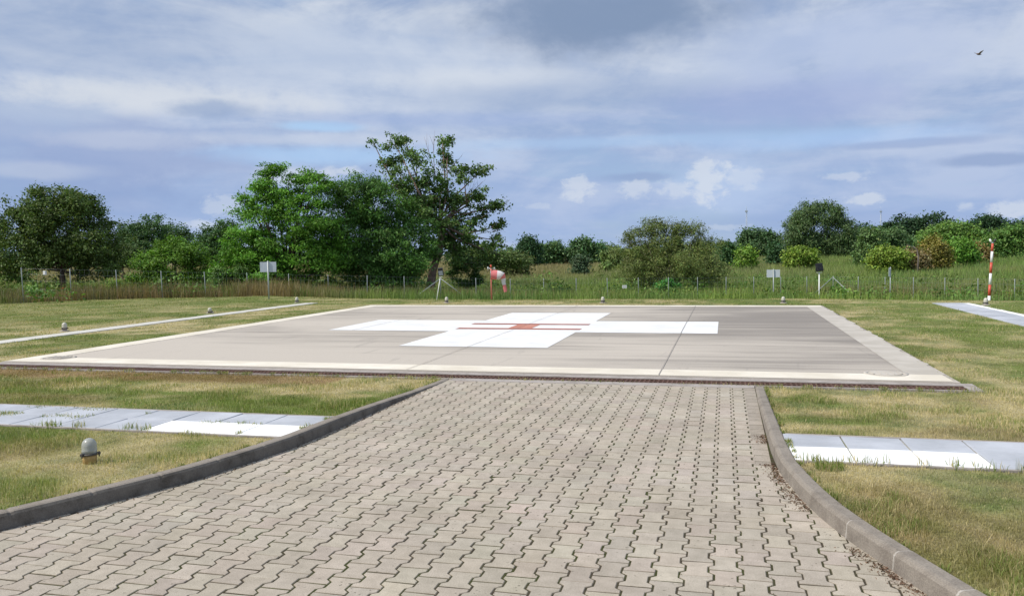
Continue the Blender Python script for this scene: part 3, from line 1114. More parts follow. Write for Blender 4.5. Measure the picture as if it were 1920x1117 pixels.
# rough grass and reeds beyond the lawn
def rough(n):
    x, y, d = wedge(n, 30, 215, p=.92, half=.62)
    keep = ~is_lawn(x, y)
    x, y, d = x[keep], y[keep], d[keep]
    n = len(x)
    c = roughcol(x, y) * RNG.uniform(.75, 1.6, (n, 1))
    fy = np.interp(x, FA[:, 0], FA[:, 1])
    before = y < fy
    dark = smooth01((fbm(x * .2, y * .35, 111) - .47) * 6)[:, None] * .5
    c = c * (1 - .3 * dark)
    left = smooth01((-8 - x) / 8)
    h = np.where(before, RNG.uniform(.25, .6, n), RNG.uniform(.5, 1.0, n) + .75 * smooth01((d - 50) / 40) * RNG.uniform(.5, 1, n))
    nearleft = (x < -18) & (d < 60)
    h = np.where(nearleft, RNG.uniform(.3, .85, n) * (.3 + 1.4 * fbm(x * .45, y * .45, 121)), h)
    h = h * (.75 + .5 * fbm(x * .25, y * .25, 131))
    h = np.where((d > 75) & (x < -12), h * .55, h)
    w = np.maximum(.016, d * .00055) * RNG.uniform(.6, 1.5, n)
    tip = c * 1.15
    tn = (RNG.uniform(0, 1, n) < .08 + .25 * smooth01((d - 55) / 30) * smooth01((14 - x) / 14) + .2 * left)
    tip = np.where(tn[:, None], np.array((.31, .275, .17)) * RNG.uniform(.7, 1.1, (n, 1)), tip)
    z = tz(x, y) - .02
    o = blades('reed_grass', x, y, z, h, w, c, tip, .28)
    tag(o, 'tall rough grass and reeds covering the field beyond the lawn and wire fence', 'reeds', kind='stuff')


rough(430000)
# a few near stems that stand higher beside the fence
rw = np.random.default_rng(46)
n = 5200
i = rw.uniform(0, 29.9, n); fpx = np.interp(i, range(31), [p[0] for p in FP]); fpy = np.interp(i, range(31), [p[1] for p in FP])
xx = fpx + rw.normal(0, .5, n); yy = fpy + np.abs(rw.normal(0, 1.6, n)) + .15
n = len(xx)
right = smooth01((xx - 3) / 4)
cw = np.where(rw.uniform(0, 1, n)[:, None] < .45, np.array((.30, .25, .14)), np.array((.10, .15, .045))) * rw.uniform(.6, 1.2, (n, 1))
hh = rw.uniform(.7, 1.15, n) * (1 + .35 * right)
tag(blades('fence_stems', xx, yy, tz(xx, yy), hh, np.full(n, .016), cw, cw * np.array((1.3, 1.1, .9)), .22), 'tall dry and green stems standing along the wire fence', 'tall grass', kind='stuff')


# ------------------------------------------------------------------ fence
fe = empty('wire_fence', (FP[0][0], FP[0][1], FP[0][2]), 'low wire fence on thin grey steel posts running behind the lawn', 'fence')
fo = Vector(FP[0])
pm = None
HP = 1.62
for i, (a, b, c_) in enumerate(FP):
    c_ = tzs(a, b)
    if pm is None:
        pm = MB().tube([(0, 0, -.2), (0, 0, HP - .01), (0, 0, HP)], [.020, .020, .015], 8).build('post', M_post, fe); ob = pm
    else:
        ob = pm.copy(); COL.objects.link(ob); ob.parent = fe
    top = [(0, .0)]
    ob.location = Vector((a, b, FP[i][2])) - fo
    rr = random.Random(i)
    ob.rotation_euler = (rr.uniform(-.012, .012), rr.uniform(-.018, .012) - (.03 if i < 6 else 0), 0)


def brace(i, j, zt=.97, zb=.06, off=.8):
    A = Vector(FP[i]); B = Vector(FP[j]); d = (B - A); d.z = 0; d.normalize()
    a = A + Vector((0, 0, HP * zt)) - fo
    q = A + d * 1.95 + Vector((0, 0, zb)); q.z = FP[j][2] + zb + off * .25
    MB().tube([a, q - fo], .02, 8).build('brace', M_post, fe)


# bracing at the strained posts
for c_ in (10, 23):
    MB().tube([Vector(FP[c_]) - fo + Vector((0, 0, 1.55)), Vector(FP[c_ - 1]) - fo + Vector((0, 0, .1))], .020, 8).build('brace', M_post, fe)
    MB().tube([Vector(FP[c_]) - fo + Vector((0, 0, 1.55)), Vector(FP[c_ + 1]) - fo + Vector((0, 0, .1))], .020, 8).build('brace', M_post, fe)
m = MB()
for hz in (.25, .62, 1.0, 1.32, 1.58):
    m.tube([Vector(p) - fo + Vector((0, 0, hz)) for p in FP], .0022, 4)
for i in range(30):
    A = Vector(FP[i]) - fo; B = Vector(FP[i + 1]) - fo
    for k in range(1, 10):
        q = A.lerp(B, k / 10); m.tube([q + Vector((0, 0, .25)), q + Vector((0, 0, 1.58))], .0012, 3)
m.build('wire_mesh', M_galv, fe)

# ------------------------------------------------------------------ perimeter lamps
lampspots = [
    ((-4.755, 5.30), 'large dome lamp with yellow base in the grass beside the left kerb'),
    ((-15.02, 16.13), 'small dome lamp beside the left slab strip, nearest of its row'),
    ((-15.14, 21.98), 'small tilted lamp, middle of the row by the left slab strip'),
    ((-15.11, 27.2), 'small grey dome lamp at the far end of the left slab strip'),
    ((-9.32, 27.1), 'small white dome lamp on the far lawn left of the windsock'),
    ((-3.89, 27.1), 'small dome lamp on the far lawn in front of the broad olive bush'),
    ((1.77, 27.0), 'small white dome lamp on the far lawn beside the pale double board'),
    ((7.2, 26.1), 'small dome lamp beside the red and white striped pole'),
]
GRP = 'edge lamps around the landing pad'


def make_lamp(loc, label, far):
    e = empty('edge_lamp', loc, label, 'ground lamp', GRP)
    MB().lathe([(.0, -.04), (.052, -.04), (.052, .012), (.056, .018), (.054, .05), (.05, .053)], 24).build('base', M_yel if not far else M_strip, e)
    m = MB().lathe([(.05, .050), (.068, .052), (.069, .062), (.060, .066)], 28)
    for a in (.4, 2.5, 4.6):
        m.box((.072 * math.cos(a), .072 * math.sin(a), .06), (.022, .022, .020), Matrix.Rotation(a, 3, 'Z'))
        m.tube([(.074 * math.cos(a), .074 * math.sin(a), .035), (.074 * math.cos(a), .074 * math.sin(a), .078)], .005, 6)
    m.build('clamp_ring', M_iron, e)
    pr = [(.057, .064), (.058, .085), (.059, .09), (.057, .095), (.057, .125), (.0555, .14), (.05, .158), (.040, .173), (.026, .184), (.010, .190), (.002, .191)]
    MB().lathe(pr, 28).build('glass_dome', M_glass if not far else M_globe, e)
    if not far:
        MB().lathe([(.012, .06), (.022, .075), (.026, .10), (.022, .128), (.006, .14)], 14).build('bulb', simple('bulb_grey', (.5, .5, .46), .3), e)
    else:
        MB().lathe([(.0, -.06), (.11, -.06), (.11, .004), (.10, .010)], 18).build('foot', M_strip, e)
    return e


far_src = None
for k, (p, lab) in enumerate(lampspots):
    zb = tzs(*p) + .004
    if k == 0:
        make_lamp((p[0], p[1], zb + .01), lab, False).scale = (.95, .95, .93)
    elif far_src is None:
        far_src = make_lamp((p[0], p[1], zb), lab, True)
        far_src.scale = (1.0, 1.0, 1.05)
    else:
        e = far_src.copy(); COL.objects.link(e); e.location = (p[0], p[1], zb); e['label'] = lab
        for ch in list(far_src.children):
            c2 = ch.copy(); COL.objects.link(c2); c2.parent = e
        e.rotation_euler = (0, 0, k * .7)
        if k == 2:
            e.rotation_euler = (.25, .1, 0); e.scale = (1.0, 1.0, .85)


# ------------------------------------------------------------------ boards on posts
def board(px, ytop, ybot, w_px, Z, label, rz, mb, gap=.0, front_post=True, post_px=None):
    top = at(px, ytop, Z); bot = at(px, ybot, Z)
    zg = tzs(top.x, top.y)
    e = empty('board_post', (top.x, top.y, zg), label, 'sign board', 'blank double boards on posts')
    e.rotation_euler = (0, 0, rz - YAW)
    H_ = top.z - zg
    hb = (ybot - ytop) / F * Z
    wb = w_px / F * Z
    MB().tube([(0, -.03 if front_post else .035, -.2), (0, -.03 if front_post else .035, H_ + .04)], .028, 10).build('post', M_post, e)
    for s_ in (-1, 1):
        m = MB()
        m.box((s_ * (wb / 4 + gap / 2 + .002), 0, H_ - hb / 2), (wb / 2 - .004, .012, hb), None, .002)
        m.build('board', mb, e)
    for zz in (H_ - hb * .2, H_ - hb * .8):
        MB().box((0, .012, zz), (wb * .8, .012, .03)).build('bracket', M_galv, e)
    return e


board(502.5, 491, 510, 30, 33.0, 'grey double board on a steel post in front of the bright green tree, largest board', .05, M_board)
board(1450, 505.5, 520, 22.5, 47.0, 'pale double board on a steel post to the left of the black floodlight', -.05, M_boardw, .06)
board(1668.5, 502, 518, 17, 47.0, 'narrow angled pale double board between the black floodlight and striped pole', .95, M_boardw, .05)

# small signs
p = at(1171, 537.5, 50.2)
i = 15.6
m = empty('warning_plate', p, 'tiny white notice plate hanging on the wire fence left of the broad olive bush', 'sign', None)
MB().box((0, 0, 0), (.28, .012, .19), None, .002).build('plate', M_whitem, m)
M_fp = simple('faded_print', (.45, .45, .46), .7)
for bx_ in (((-.05, -.0085, .01), (.07, .004, .05)), ((.055, -.0085, .02), (.05, .004, .014)), ((.055, -.0085, -.02), (.05, .004, .014))):
    MB().box(*bx_).build('faded_mark', M_fp, m)
m.rotation_euler = (0, 0, -YAW)
p = at(84, 511.5, 41.5)
m = empty('small_box', (p.x, p.y, tzs(p.x, p.y)), 'small white box on a thin stake under the left dark tree', 'box')
MB().tube([(0, 0, -.1), (0, 0, p.z - tzs(p.x, p.y))], .012, 6).build('stake', M_bark, m)
MB().box((0, 0, p.z - tzs(p.x, p.y)), (.15, .10, .2), None, .01).build('box_body', M_whitem, m)


# ------------------------------------------------------------------ floodlights
def floodlight(px_base, px_head, ytop, ybot, wpx, Z, label, face_away, tilt):
    hd = at(px_head, (ytop + ybot) / 2, Z)
    b = at(px_base, 558, Z)
    zg = tzs(b.x, b.y)
    e = empty('floodlight', (b.x, b.y, zg), label, 'floodlight', None, -YAW)
    M = Matrix.Rotation(YAW, 3, 'Z')
    d = Matrix.Rotation(YAW, 3, 'Z') @ Vector((hd.x - b.x, hd.y - b.y, 0))
    H_ = hd.z - zg; hh = (ybot - ytop) / F * Z; w = wpx / F * Z
    MB().tube([(0, 0, -.2), (d.x * .9, 0, H_ - hh * .68)], .021 if face_away else .014, 10).build('pole', M_whitem, e)
    MB().box((d.x, 0, H_ - hh * .66), (w * .75, .05, .022), None, .004).build('bracket', M_whitem, e)
    for s_ in (-1, 1): MB().box((d.x + s_ * w * .52, 0, H_ - hh * .35), (.012, .035, hh * .6)).build('yoke_arm', M_black, e)
    R = Matrix.Rotation(tilt, 3, 'X') @ Matrix.Rotation(-.12, 3, 'Y')
    hb = MB().box((0, 0, 0), (w, .11, hh), None, .012)
    for k in range(5): hb.box((0, -.06 * (1 if face_away else -1), -hh * .35 + k * hh * .17), (w * .8, .02, .012))
    h_ = hb.build('housing', M_black, e)
    h_.location = (d.x, 0, H_); h_.rotation_euler = R.to_euler()
    g_ = MB().box((0, 0, 0), (w * .86, .008, hh * .62), None, .002).build('lens', M_lens, h_)
    g_.location = (0, (.058 if face_away else -.058), -.1 * hh)


floodlight(817, 826.5, 502, 517, 9, 30.5, 'small floodlight with pale lens on white pole before the sparse oak', False, .35)
floodlight(1535.5, 1535, 493.5, 508.5, 12.5, 31.0, 'black square floodlight seen from behind on a white pole', True, -.25)

# ------------------------------------------------------------------ windsock
Zs = 30.3
b = at(922, 561, Zs)
zg = tzs(b.x, b.y)
ws = empty('windsock', (b.x, b.y, zg), 'drooping red and white windsock on a short faded red mast', 'windsock', None, -YAW)
def wl(px, py, dz=0.0):
    p_ = at(px, py, Zs + dz) - Vector((b.x, b.y, zg))
    return Matrix.Rotation(YAW, 3, 'Z') @ p_
tp = wl(920.5, 503)
MB().tube([(0, 0, -.2), (tp.x * .5, 0, tp.z * .5), (tp.x, 0, tp.z)], [.028, .026, .023], 10).build('mast', simple('faded_red_mast', (.62, .20, .15), .6, 0, .4, .4, 6), ws)
m = MB()
m.tube([wl(914, 503), wl(929, 504)], .014, 8)
m.tube([wl(915, 500), wl(915, 508)], .02, 8); m.tube([wl(927, 501), wl(927, 507)], .02, 8)
m.build('lamp_arm', M_galv, ws)
o_ = MB().lathe([(.02, 0), (.035, .01), (.035, .07), (.02, .09)], 14).build('beacon', M_redm, ws); o_.location = wl(920.5, 501)
# sock: swept sections from hoop to drooping tail
secs = [((920, 515), 16.5 / 2), ((926, 515.5), 8.2), ((932, 516), 8.0), ((937, 516.5), 7.9), ((941.5, 517.5), 7.5), ((944, 522), 4.4), ((944, 528), 3.6), ((945, 534), 3.2), ((946.5, 540), 3.0), ((948, 547), 2.8)]
cen = [wl(*s_[0]) for s_ in secs]
rad_ = [s_[1] * 1.08 / F * Zs for s_ in secs]
n = 16; V = []; Fc = []; mi = []
for k, c_ in enumerate(cen):
    d = (cen[min(k + 1, len(cen) - 1)] - cen[max(k - 1, 0)]).normalized()
    a = Vector((0, 1, 0)); b_ = d.cross(a).normalized()
    fl = .85 if k < 5 else .45
    for j in range(n):
        t = 2 * math.pi * j / n
        r = rad_[k] * (1 + .08 * math.sin(3 * t + k))
        V.append(c_ + b_ * math.cos(t) * r + a * math.sin(t) * r * fl)
for k in range(len(cen) - 1):
    for j in range(n):
        Fc.append((k * n + j, k * n + (j + 1) % n, (k + 1) * n + (j + 1) % n, (k + 1) * n + j))
        mi.append({0: 0, 1: 0, 2: 1, 3: 1, 4: 0, 5: 1, 6: 1, 7: 0, 8: 0}[k])
o_ = mesh_np('sock', V, np.array(Fc), [M_cred, M_cwhite], ws, None, True, mi)
MB().tube([cen[0] + Vector((0, math.sin(t) * rad_[0] * .87, math.cos(t) * rad_[0] * 1.02)) for t in np.linspace(0, 2 * math.pi, 20)], .008, 6).build('hoop', M_galv, ws)

# ------------------------------------------------------------------ striped pole
Zp = 26.2
b = at(1854, 563, Zp); zg = tzs(b.x, b.y)
sp_ = empty('striped_pole', (b.x, b.y, zg), 'tall red and white banded pole topped with small lamps', 'marker pole', None)
tp = at(1861.2, 456, Zp) - Vector((b.x, b.y, zg))
lv = [563, 552, 532, 511, 491, 471, 456]
pts = [Vector((0, 0, -.15)).lerp(Vector((0, 0, 0)), 1)] + []
for k in range(6):
    a0 = (563 - lv[k]) / (563 - 456); a1 = (563 - lv[k + 1]) / (563 - 456)
    pa, pb = tp * a0, tp * a1
    if k == 0: pa = pa - Vector((0, 0, .2))
    r_ = .043 - .008 * a0
    MB().tube([pa, pb], [r_, .043 - .008 * a1], 16).build('band', M_whitem if k % 2 == 0 else M_redm, sp_)
m = MB().tube([tp, tp + Vector((0, 0, .03))], .042, 14)
m.build('cap', M_galv, sp_)
for s_, mm in ((-1, M_whitem), (1, M_black)):
    q = MB().lathe([(.012, 0), (.03, .01), (.034, .06), (.026, .10), (.01, .115)], 14).build('lamp', mm, sp_)
    q.location = tp + Vector((s_ * .045, 0, .03)); q.rotation_euler = (0, s_ * .35, 0)

# ------------------------------------------------------------------ vegetation
def unit(n, rng):
    v = rng.normal(size=(n, 3)); return v / np.linalg.norm(v, axis=1)[:, None]


def leaf_mesh(name, P_, size, colr, rng, parent, out=None, droop=0.0, aspect=.5, colvar=.22, cl=None, upb=.45):
    """P_ leaf centres; out = outward directions"""
    n = len(P_)
    nrm = unit(n, rng) * .9
    if out is not None: nrm = nrm + out * .55
    nrm[:, 2] += upb
    nrm /= np.linalg.norm(nrm, axis=1)[:, None]
    t = unit(n, rng); t[:, 2] -= droop
    t = t - nrm * (t * nrm).sum(1)[:, None]; t /= np.linalg.norm(t, axis=1)[:, None]
    s = np.cross(nrm, t)
    L = size * rng.uniform(.6, 1.35, n)[:, None]; Wd = L * aspect
    V = np.stack([P_ - t * L * .5, P_ + s * Wd * .5, P_ + t * L * .5 + nrm * L * .08, P_ - s * Wd * .5], 1)
    C = np.tile(np.array(colr) * np.array((1.65, 1.80, 1.5)), (n, 1)) * (1 + rng.normal(0, colvar, (n, 1))).clip(.35, 1.8)
    C = C * (1 + rng.normal(0, .10, (n, 3)) * np.array((1, .4, .8)))
    if cl is not None: C = C * cl
    C = np.clip(C, .004, .9)
    b = np.arange(n) * 4
    return mesh_np(name, V.reshape(-1, 3), np.stack([b, b + 1, b + 2, b + 3], 1), M_leaf, parent, np.repeat(C, 4, 0))


def crown_points(lobes, n_cl, per, spread, rng, shell=.55, flat=1.0, sub=True):
    """lobes: (centre, radii). clump centres in shells, leaves round them"""
    vol = np.array([(r[0] * r[1] + r[1] * r[2] + r[0] * r[2]) for _, r in lobes]); vol = vol / vol.sum()
    P_, O, CL, cents = [], [], [], []
    for (c_, r), v_ in zip(lobes, vol):
        k = max(3, int(n_cl * v_))
        ns = max(5, int(k / 7)) if sub else k
        d = unit(ns, rng)
        ph = rng.uniform(0, 6.28, 3)
        wob = 1 + .16 * np.sin(d[:, 0] * 5 + ph[0]) * np.sin(d[:, 2] * 6 + ph[1]) + .10 * np.sin(d[:, 1] * 11 + ph[2])
        f = (shell + (1 - shell) * rng.uniform(0, 1, ns) ** .6) * wob
        q = np.array(c_) + d * f[:, None] * np.array(r)
        if sub:
            ii = rng.integers(0, ns, k)
            rr_ = np.mean(r)
            q = q[ii] * 1.0 + rng.normal(size=(k, 3)) * rr_ * .21 * np.array((1.1, 1.1, .8 * flat))
            d = d[ii]
            shade_ = (1 + rng.normal(0, .12, ns))[ii]
        else:
            shade_ = np.ones(k)
        cents.append(q)
        m_ = rng.integers(int(per * .6), int(per * 1.4) + 1, k)
        idx = np.repeat(np.arange(k), m_)
        s = spread * rng.uniform(.6, 1.4, k)[idx][:, None]
        off = rng.normal(size=(len(idx), 3)) * s * np.array((1, 1, .7 * flat))
        P_.append(q[idx] + off)
        O.append(d[idx])
        CL.append(((1 + rng.normal(0, .14, (k, 1))).clip(.55, 1.5) * shade_[:, None])[idx] * np.ones((1, 3)))
    return np.concatenate(P_), np.concatenate(O), np.concatenate(CL), np.concatenate(cents)


def branches(base, lobes, cents, r0_, rng, M_b, parent, name='trunk', fork=.45, twigs=40, path=None, bare=None):
    m = MB()
    allc = np.mean([l[0] for l in lobes], axis=0)
    top = Vector(base).lerp(Vector(allc), fork)
    top.z = max(top.z, base[2] + .3)
    if path is None:
        path = [Vector(base) - Vector((0, 0, .25)), Vector(base) + Vector((0, 0, .02)), Vector(base).lerp(top, .5) + Vector((rng.normal(0, .05), rng.normal(0, .05), 0)), top]
        rad__ = [r0_ * 1.5, r0_ * 1.25, r0_ * .95, r0_ * .8]
    else:
        rad__ = [r0_ * (1.5 - .8 * k / (len(path) - 1)) for k in range(len(path))]
        top = Vector(path[-1])
    m.tube(path, rad__, 10)
    ends = []
    for (c_, r) in lobes:
        c_ = Vector(c_)
        mid = top.lerp(c_, .5) + Vector((rng.normal(0, .1), rng.normal(0, .1), rng.normal(0, .1) - .05)) * (c_ - top).length
        m.tube([top, mid, c_], [r0_ * .42, r0_ * .26, r0_ * .10], 7)
        ends.append(c_); ends.append(mid)
    if len(cents):
        for k in rng.choice(len(cents), min(twigs, len(cents)), replace=False):
            q = Vector(cents[k]); s_ = min(ends, key=lambda v: (v - q).length)
            mid = s_.lerp(q, .5) + Vector((0, 0, rng.normal(.03, .08)))
            m.tube([s_, mid, q], [r0_ * .10, r0_ * .07, r0_ * .02], 5)
    if bare is not None:
        for (a, bb, rr_) in bare:
            a = Vector(a); bb = Vector(bb); d = bb - a
            rr_ = rr_ * .6
            m.tube([a, a.lerp(bb, .5) + Vector((0, 0, .05)), bb], [rr_, rr_ * .6, rr_ * .2], 5)
            for k in range(4):
                s_ = a.lerp(bb, .35 + .15 * k)
                m.tube([s_, s_ + (d * .28 + Vector((rng.normal(0, .3), rng.normal(0, .3), rng.normal(.1, .25))) * d.length * .5)], [rr_ * .4, rr_ * .12], 4)
    return m.build(name, M_b, parent)


def tree(name, label, cat, base_px, Z, lobes_px, colr, leaf, n_cl, per, spread, r0_=.14, group=None, M_b=None, seed=1, aspect=.5, droop=0, shell=.5,
         colvar=.22, deep=.9, fork=.45, twigs=40, path_px=None, bare_px=None, ground=None, flat=1.0, upb=.45, ysc=1.0):
    rng = np.random.default_rng(seed)
    b = at(base_px, 540, Z)
    zg = tzs(b.x, b.y) if ground is None else ground
    e = empty(name, (b.x, b.y, zg), label, cat, group)
    o0 = Vector((b.x, b.y, zg))
    lobes = []
    for l in lobes_px:
        px, py, rx, ry = l[:4]
        if name == 'sparse_oak': rx, ry = rx * 1.12, ry * 1.12
        dz = l[4] if len(l) > 4 else rng.uniform(-.35, .35) * rx / F * Z
        c_ = at(px, py, Z + dz) - o0
        s_ = Z / F
        lobes.append((tuple(c_), (rx * s_, (rx * deep * s_ + ry * deep * s_) / 2, ry * s_)))
    P_, O, CL, cents = crown_points(lobes, n_cl, per, spread, rng, shell, flat, Z < 60)
    k = P_[:, 2] > .05
    leaf_mesh('crown' if cat == 'tree' else 'foliage', P_[k], leaf, colr, rng, e, O[k], droop, aspect, colvar, CL[k], upb)
    path = [at(*q) - o0 for q in path_px] if path_px else None
    bare = [(at(*q[0]) - o0, at(*q[1]) - o0, q[2]) for q in bare_px] if bare_px else None
    branches((0, 0, 0), lobes, cents, r0_, rng, M_b or M_bark, e, 'trunk' if cat == 'tree' else 'stems', fork, twigs, path, bare)
    return e


# near the fence
tree('round_tree', 'dark green round-crowned tree with short trunk at the left edge behind the fence', 'tree', 118, 45,
     [(112, 430, 78, 62), (60, 460, 48, 48), (168, 462, 48, 52), (108, 392, 48, 38), (150, 400, 40, 34), (62, 415, 34, 34), (190, 490, 28, 30), (30, 480, 22, 28), (112, 478, 70, 32), (84, 368, 13, 20), (98, 362, 7, 14), (74, 372, 6, 16), (122, 368, 7, 12), (145, 376, 16, 14), (164, 384, 8, 14), (38, 402, 10, 8), (22, 400, 5, 7), (50, 392, 7, 12), (195, 425, 8, 9), (205, 440, 6, 6)],
     (.055, .080, .022), .15, 1150, 48, .20, .16, seed=21, colvar=.28, shell=.6, fork=.30,
     path_px=[(118, 552, 45), (118, 541, 45), (117, 525, 45), (116, 508, 45)])
tree('bushy_tree', 'bright green rounded bush tree right of the dark round tree', 'tree', 325, 52,
     [(322, 492, 52, 34), (290, 508, 36, 28), (362, 502, 38, 28), (330, 468, 34, 22), (275, 520, 24, 20), (385, 515, 22, 18)],
     (.085, .150, .024), .15, 430, 46, .20, .12, seed=22, fork=.2)
tree('feathery_tree', 'large bright green feathery tree, tallest at its two peaks, behind the grey double board', 'tree', 545, 48,
     [(515, 345, 34, 34), (590, 360, 40, 34), (500, 400, 48, 44), (560, 405, 58, 50), (470, 455, 50, 46), (545, 470, 78, 62), (450, 505, 42, 38), (520, 518, 70, 36), (610, 440, 40, 62), (608, 505, 44, 44),
      (470, 375, 17, 12), (578, 340, 20, 16), (542, 335, 9, 12), (516, 318, 15, 10), (500, 330, 14, 10), (598, 332, 14, 10), (575, 326, 8, 7), (455, 378, 8, 5), (478, 352, 10, 8), (415, 525, 22, 24)],
     (.072, .150, .020), .19, 1500, 44, .20, .2, seed=23, aspect=.34, droop=.5, colvar=.3, shell=.55, fork=.25, flat=.7)
tree('leafy_tree', 'mid green dense tree with drooping leaves between the feathery tree and the sparse oak', 'tree', 705, 50,
     [(660, 375, 40, 42), (700, 380, 44, 46), (735, 410, 46, 48), (660, 440, 52, 60), (730, 470, 66, 60), (690, 510, 74, 44), (775, 450, 34, 58), (775, 510, 34, 40), (640, 355, 24, 22), (690, 348, 20, 16)],
     (.055, .108, .026), .18, 1400, 46, .21, .2, seed=24, aspect=.36, droop=.9, colvar=.32, shell=.6, fork=.25)
tree('sparse_oak', 'tall sparse oak with bare twigs and thick pinkish trunk behind the small floodlight', 'tree', 810, 53,
     [(742, 272, 22, 14), (722, 312, 14, 16), (748, 322, 24, 34), (768, 370, 24, 40), (780, 290, 10, 26), (800, 345, 20, 42), (830, 268, 17, 10), (838, 300, 12, 26), (825, 372, 30, 36), (870, 330, 26, 18), (905, 318, 18, 9),
      (860, 372, 26, 26), (900, 362, 16, 20), (895, 405, 28, 16), (930, 388, 22, 12), (920, 428, 22, 12), (860, 420, 34, 26), (880, 455, 40, 22), (920, 472, 22, 12), (925, 450, 16, 10), (830, 460, 34, 34), (800, 430, 26, 50), (872, 495, 36, 18), (780, 410, 20, 30),
      (700, 268, 5, 4), (760, 262, 12, 8)],
     (.072, .112, .036), .175, 900, 30, .17, .22, seed=25, aspect=.6, colvar=.32, shell=.15, fork=.3, M_b=M_barkl, twigs=150, deep=1.5,
     path_px=[(806, 545, 53), (808, 531, 53), (811, 508, 53), (820, 482, 53), (828, 455, 53), (822, 420, 53)],
     bare_px=[((770, 395, 52.5), (722, 330, 52), .05), ((760, 400, 52.5), (728, 352, 52), .04), ((815, 340, 53), (812, 256, 53), .05), ((820, 340, 53), (795, 256, 52.6), .04), ((835, 330, 53), (866, 292, 53), .04),
              ((860, 390, 53), (905, 340, 53), .05), ((900, 410, 53), (952, 380, 53), .04), ((905, 400, 53), (912, 350, 53), .04), ((890, 440, 53), (942, 432, 53), .03), ((895, 465, 53), (945, 480, 53), .03), ((850, 400, 53), (885, 352, 53), .05)])
tree('under_bush', 'dark low bush in the shade right of the oak trunk', 'bush', 872, 55,
     [(872, 518, 26, 18), (855, 508, 16, 14), (892, 526, 16, 12)], (.045, .085, .025), .15, 90, 44, .16, .05, seed=26, fork=.15)
tree('low_bush', 'dark spreading bushes under the right side of the oak, left of the windsock', 'bush', 925, 68,
     [(890, 483, 40, 18), (940, 486, 40, 16), (905, 470, 30, 14), (975, 490, 26, 12), (860, 478, 24, 18)], (.060, .085, .028), .19, 260, 40, .22, .07, seed=27, fork=.15)
tree('broad_willow_bush', 'broad olive and brown willow bush with wispy top behind the fence, right of centre', 'bush', 1255, 58,
     [(1215, 470, 52, 42), (1270, 468, 58, 44), (1325, 490, 36, 38), (1190, 500, 36, 40), (1250, 510, 66, 36), (1315, 515, 46, 32), (1240, 440, 44, 22), (1285, 440, 30, 18), (1180, 455, 20, 22), (1205, 432, 12, 10), (1320, 462, 22, 14), (1220, 428, 7, 8), (1246, 423, 6, 8), (1272, 427, 7, 8), (1296, 434, 6, 7), (1192, 434, 6, 7), (1172, 445, 6, 8), (1312, 440, 5, 6)],
     (.095, .112, .038), .17, 1150, 44, .20, .07, seed=28, aspect=.26, colvar=.34, shell=.45, fork=.12, M_b=M_twig, twigs=160, droop=-.4)
tree('ivy_bush', 'small bright green bush at the foot of the broad olive bush', 'bush', 1247, 51.5,
     [(1247, 540, 16, 14), (1238, 532, 11, 8), (1256, 546, 12, 9)], (.05, .15, .035), .12, 60, 44, .10, .03, seed=30, fork=.15)
tree('mustard_shrub', 'small yellow green shrub in the tall grass right of the left tree', 'bush', 212, 42,
     [(212, 540, 9, 11), (216, 530, 7, 8)], (.12, .17, .03), .10, 34, 40, .09, .02, seed=31, fork=.15)
tree('left_shrub', 'light green shrub at the left edge of the picture under the dark tree', 'bush', 22, 50,
     [(12, 500, 26, 26), (35, 512, 18, 16), (-20, 490, 30, 34)], (.085, .125, .035), .15, 130, 44, .17, .05, seed=32, fork=.2)
tree('hedge_bush', 'low leafy bush between the bright green bush tree and the feathery tree', 'bush', 425, 47,
     [(430, 522, 22, 22), (410, 532, 16, 14), (452, 538, 22, 14), (445, 505, 16, 18)], (.075, .125, .038), .13, 150, 44, .15, .04, seed=33, fork=.2)

# orange band round the left trunk
p = at(117.5, 541, 44.7)
o_ = MB().lathe([(.17, -.06), (.22, -.03), (.24, .02), (.20, .05), (.16, .06)], 14).build('orange_collar', M_orange)
o_.location = (p.x, p.y, p.z)
tag(o_, 'orange plastic collar round the foot of the dark left tree trunk', 'tree collar')

# middle distance, left
tree('back_tree', 'dark bushy tree behind, second crown right of the dark round tree', 'tree', 275, 88,
     [(262, 445, 34, 28), (290, 430, 34, 26), (268, 470, 44, 22), (240, 462, 22, 30)], (.042, .078, .028), .24, 330, 40, .28, .18, seed=41)
tree('back_tree', 'dark pointed tree right behind the bright green bush tree', 'tree', 330, 92,
     [(325, 445, 28, 26), (345, 455, 18, 24), (310, 470, 40, 22)], (.040, .072, .030), .24, 240, 40, .28, .18, seed=42)
tree('back_tree', 'dark green tree filling the gap left of the feathery tree', 'tree', 408, 86,
     [(405, 445, 30, 28), (425, 428, 20, 18), (395, 470, 34, 20), (435, 460, 22, 28), (382, 452, 16, 20)], (.042, .082, .028), .24, 290, 40, .28, .18, seed=43)
tree('back_tree', 'small tree with bare lower trunk between the round tree and the bright green bush tree', 'tree', 240, 70,
     [(235, 478, 28, 22), (255, 488, 20, 14), (212, 480, 22, 26)], (.065, .090, .032), .2, 170, 40, .22, .1, seed=44)
tree('back_tree', 'very dark tree peeking out at the far left edge', 'tree', -8, 80,
     [(-6, 430, 20, 30), (-20, 460, 34, 40)], (.03, .055, .022), .24, 170, 40, .28, .18, seed=45)
tree('spruce_tree', 'small dark pointed spruce rising behind the left back trees', 'tree', 230, 96,
     [(230, 425, 7, 9), (230, 440, 12, 10), (230, 458, 17, 14)], (.025, .05, .028), .2, 70, 40, .2, .1, seed=46)

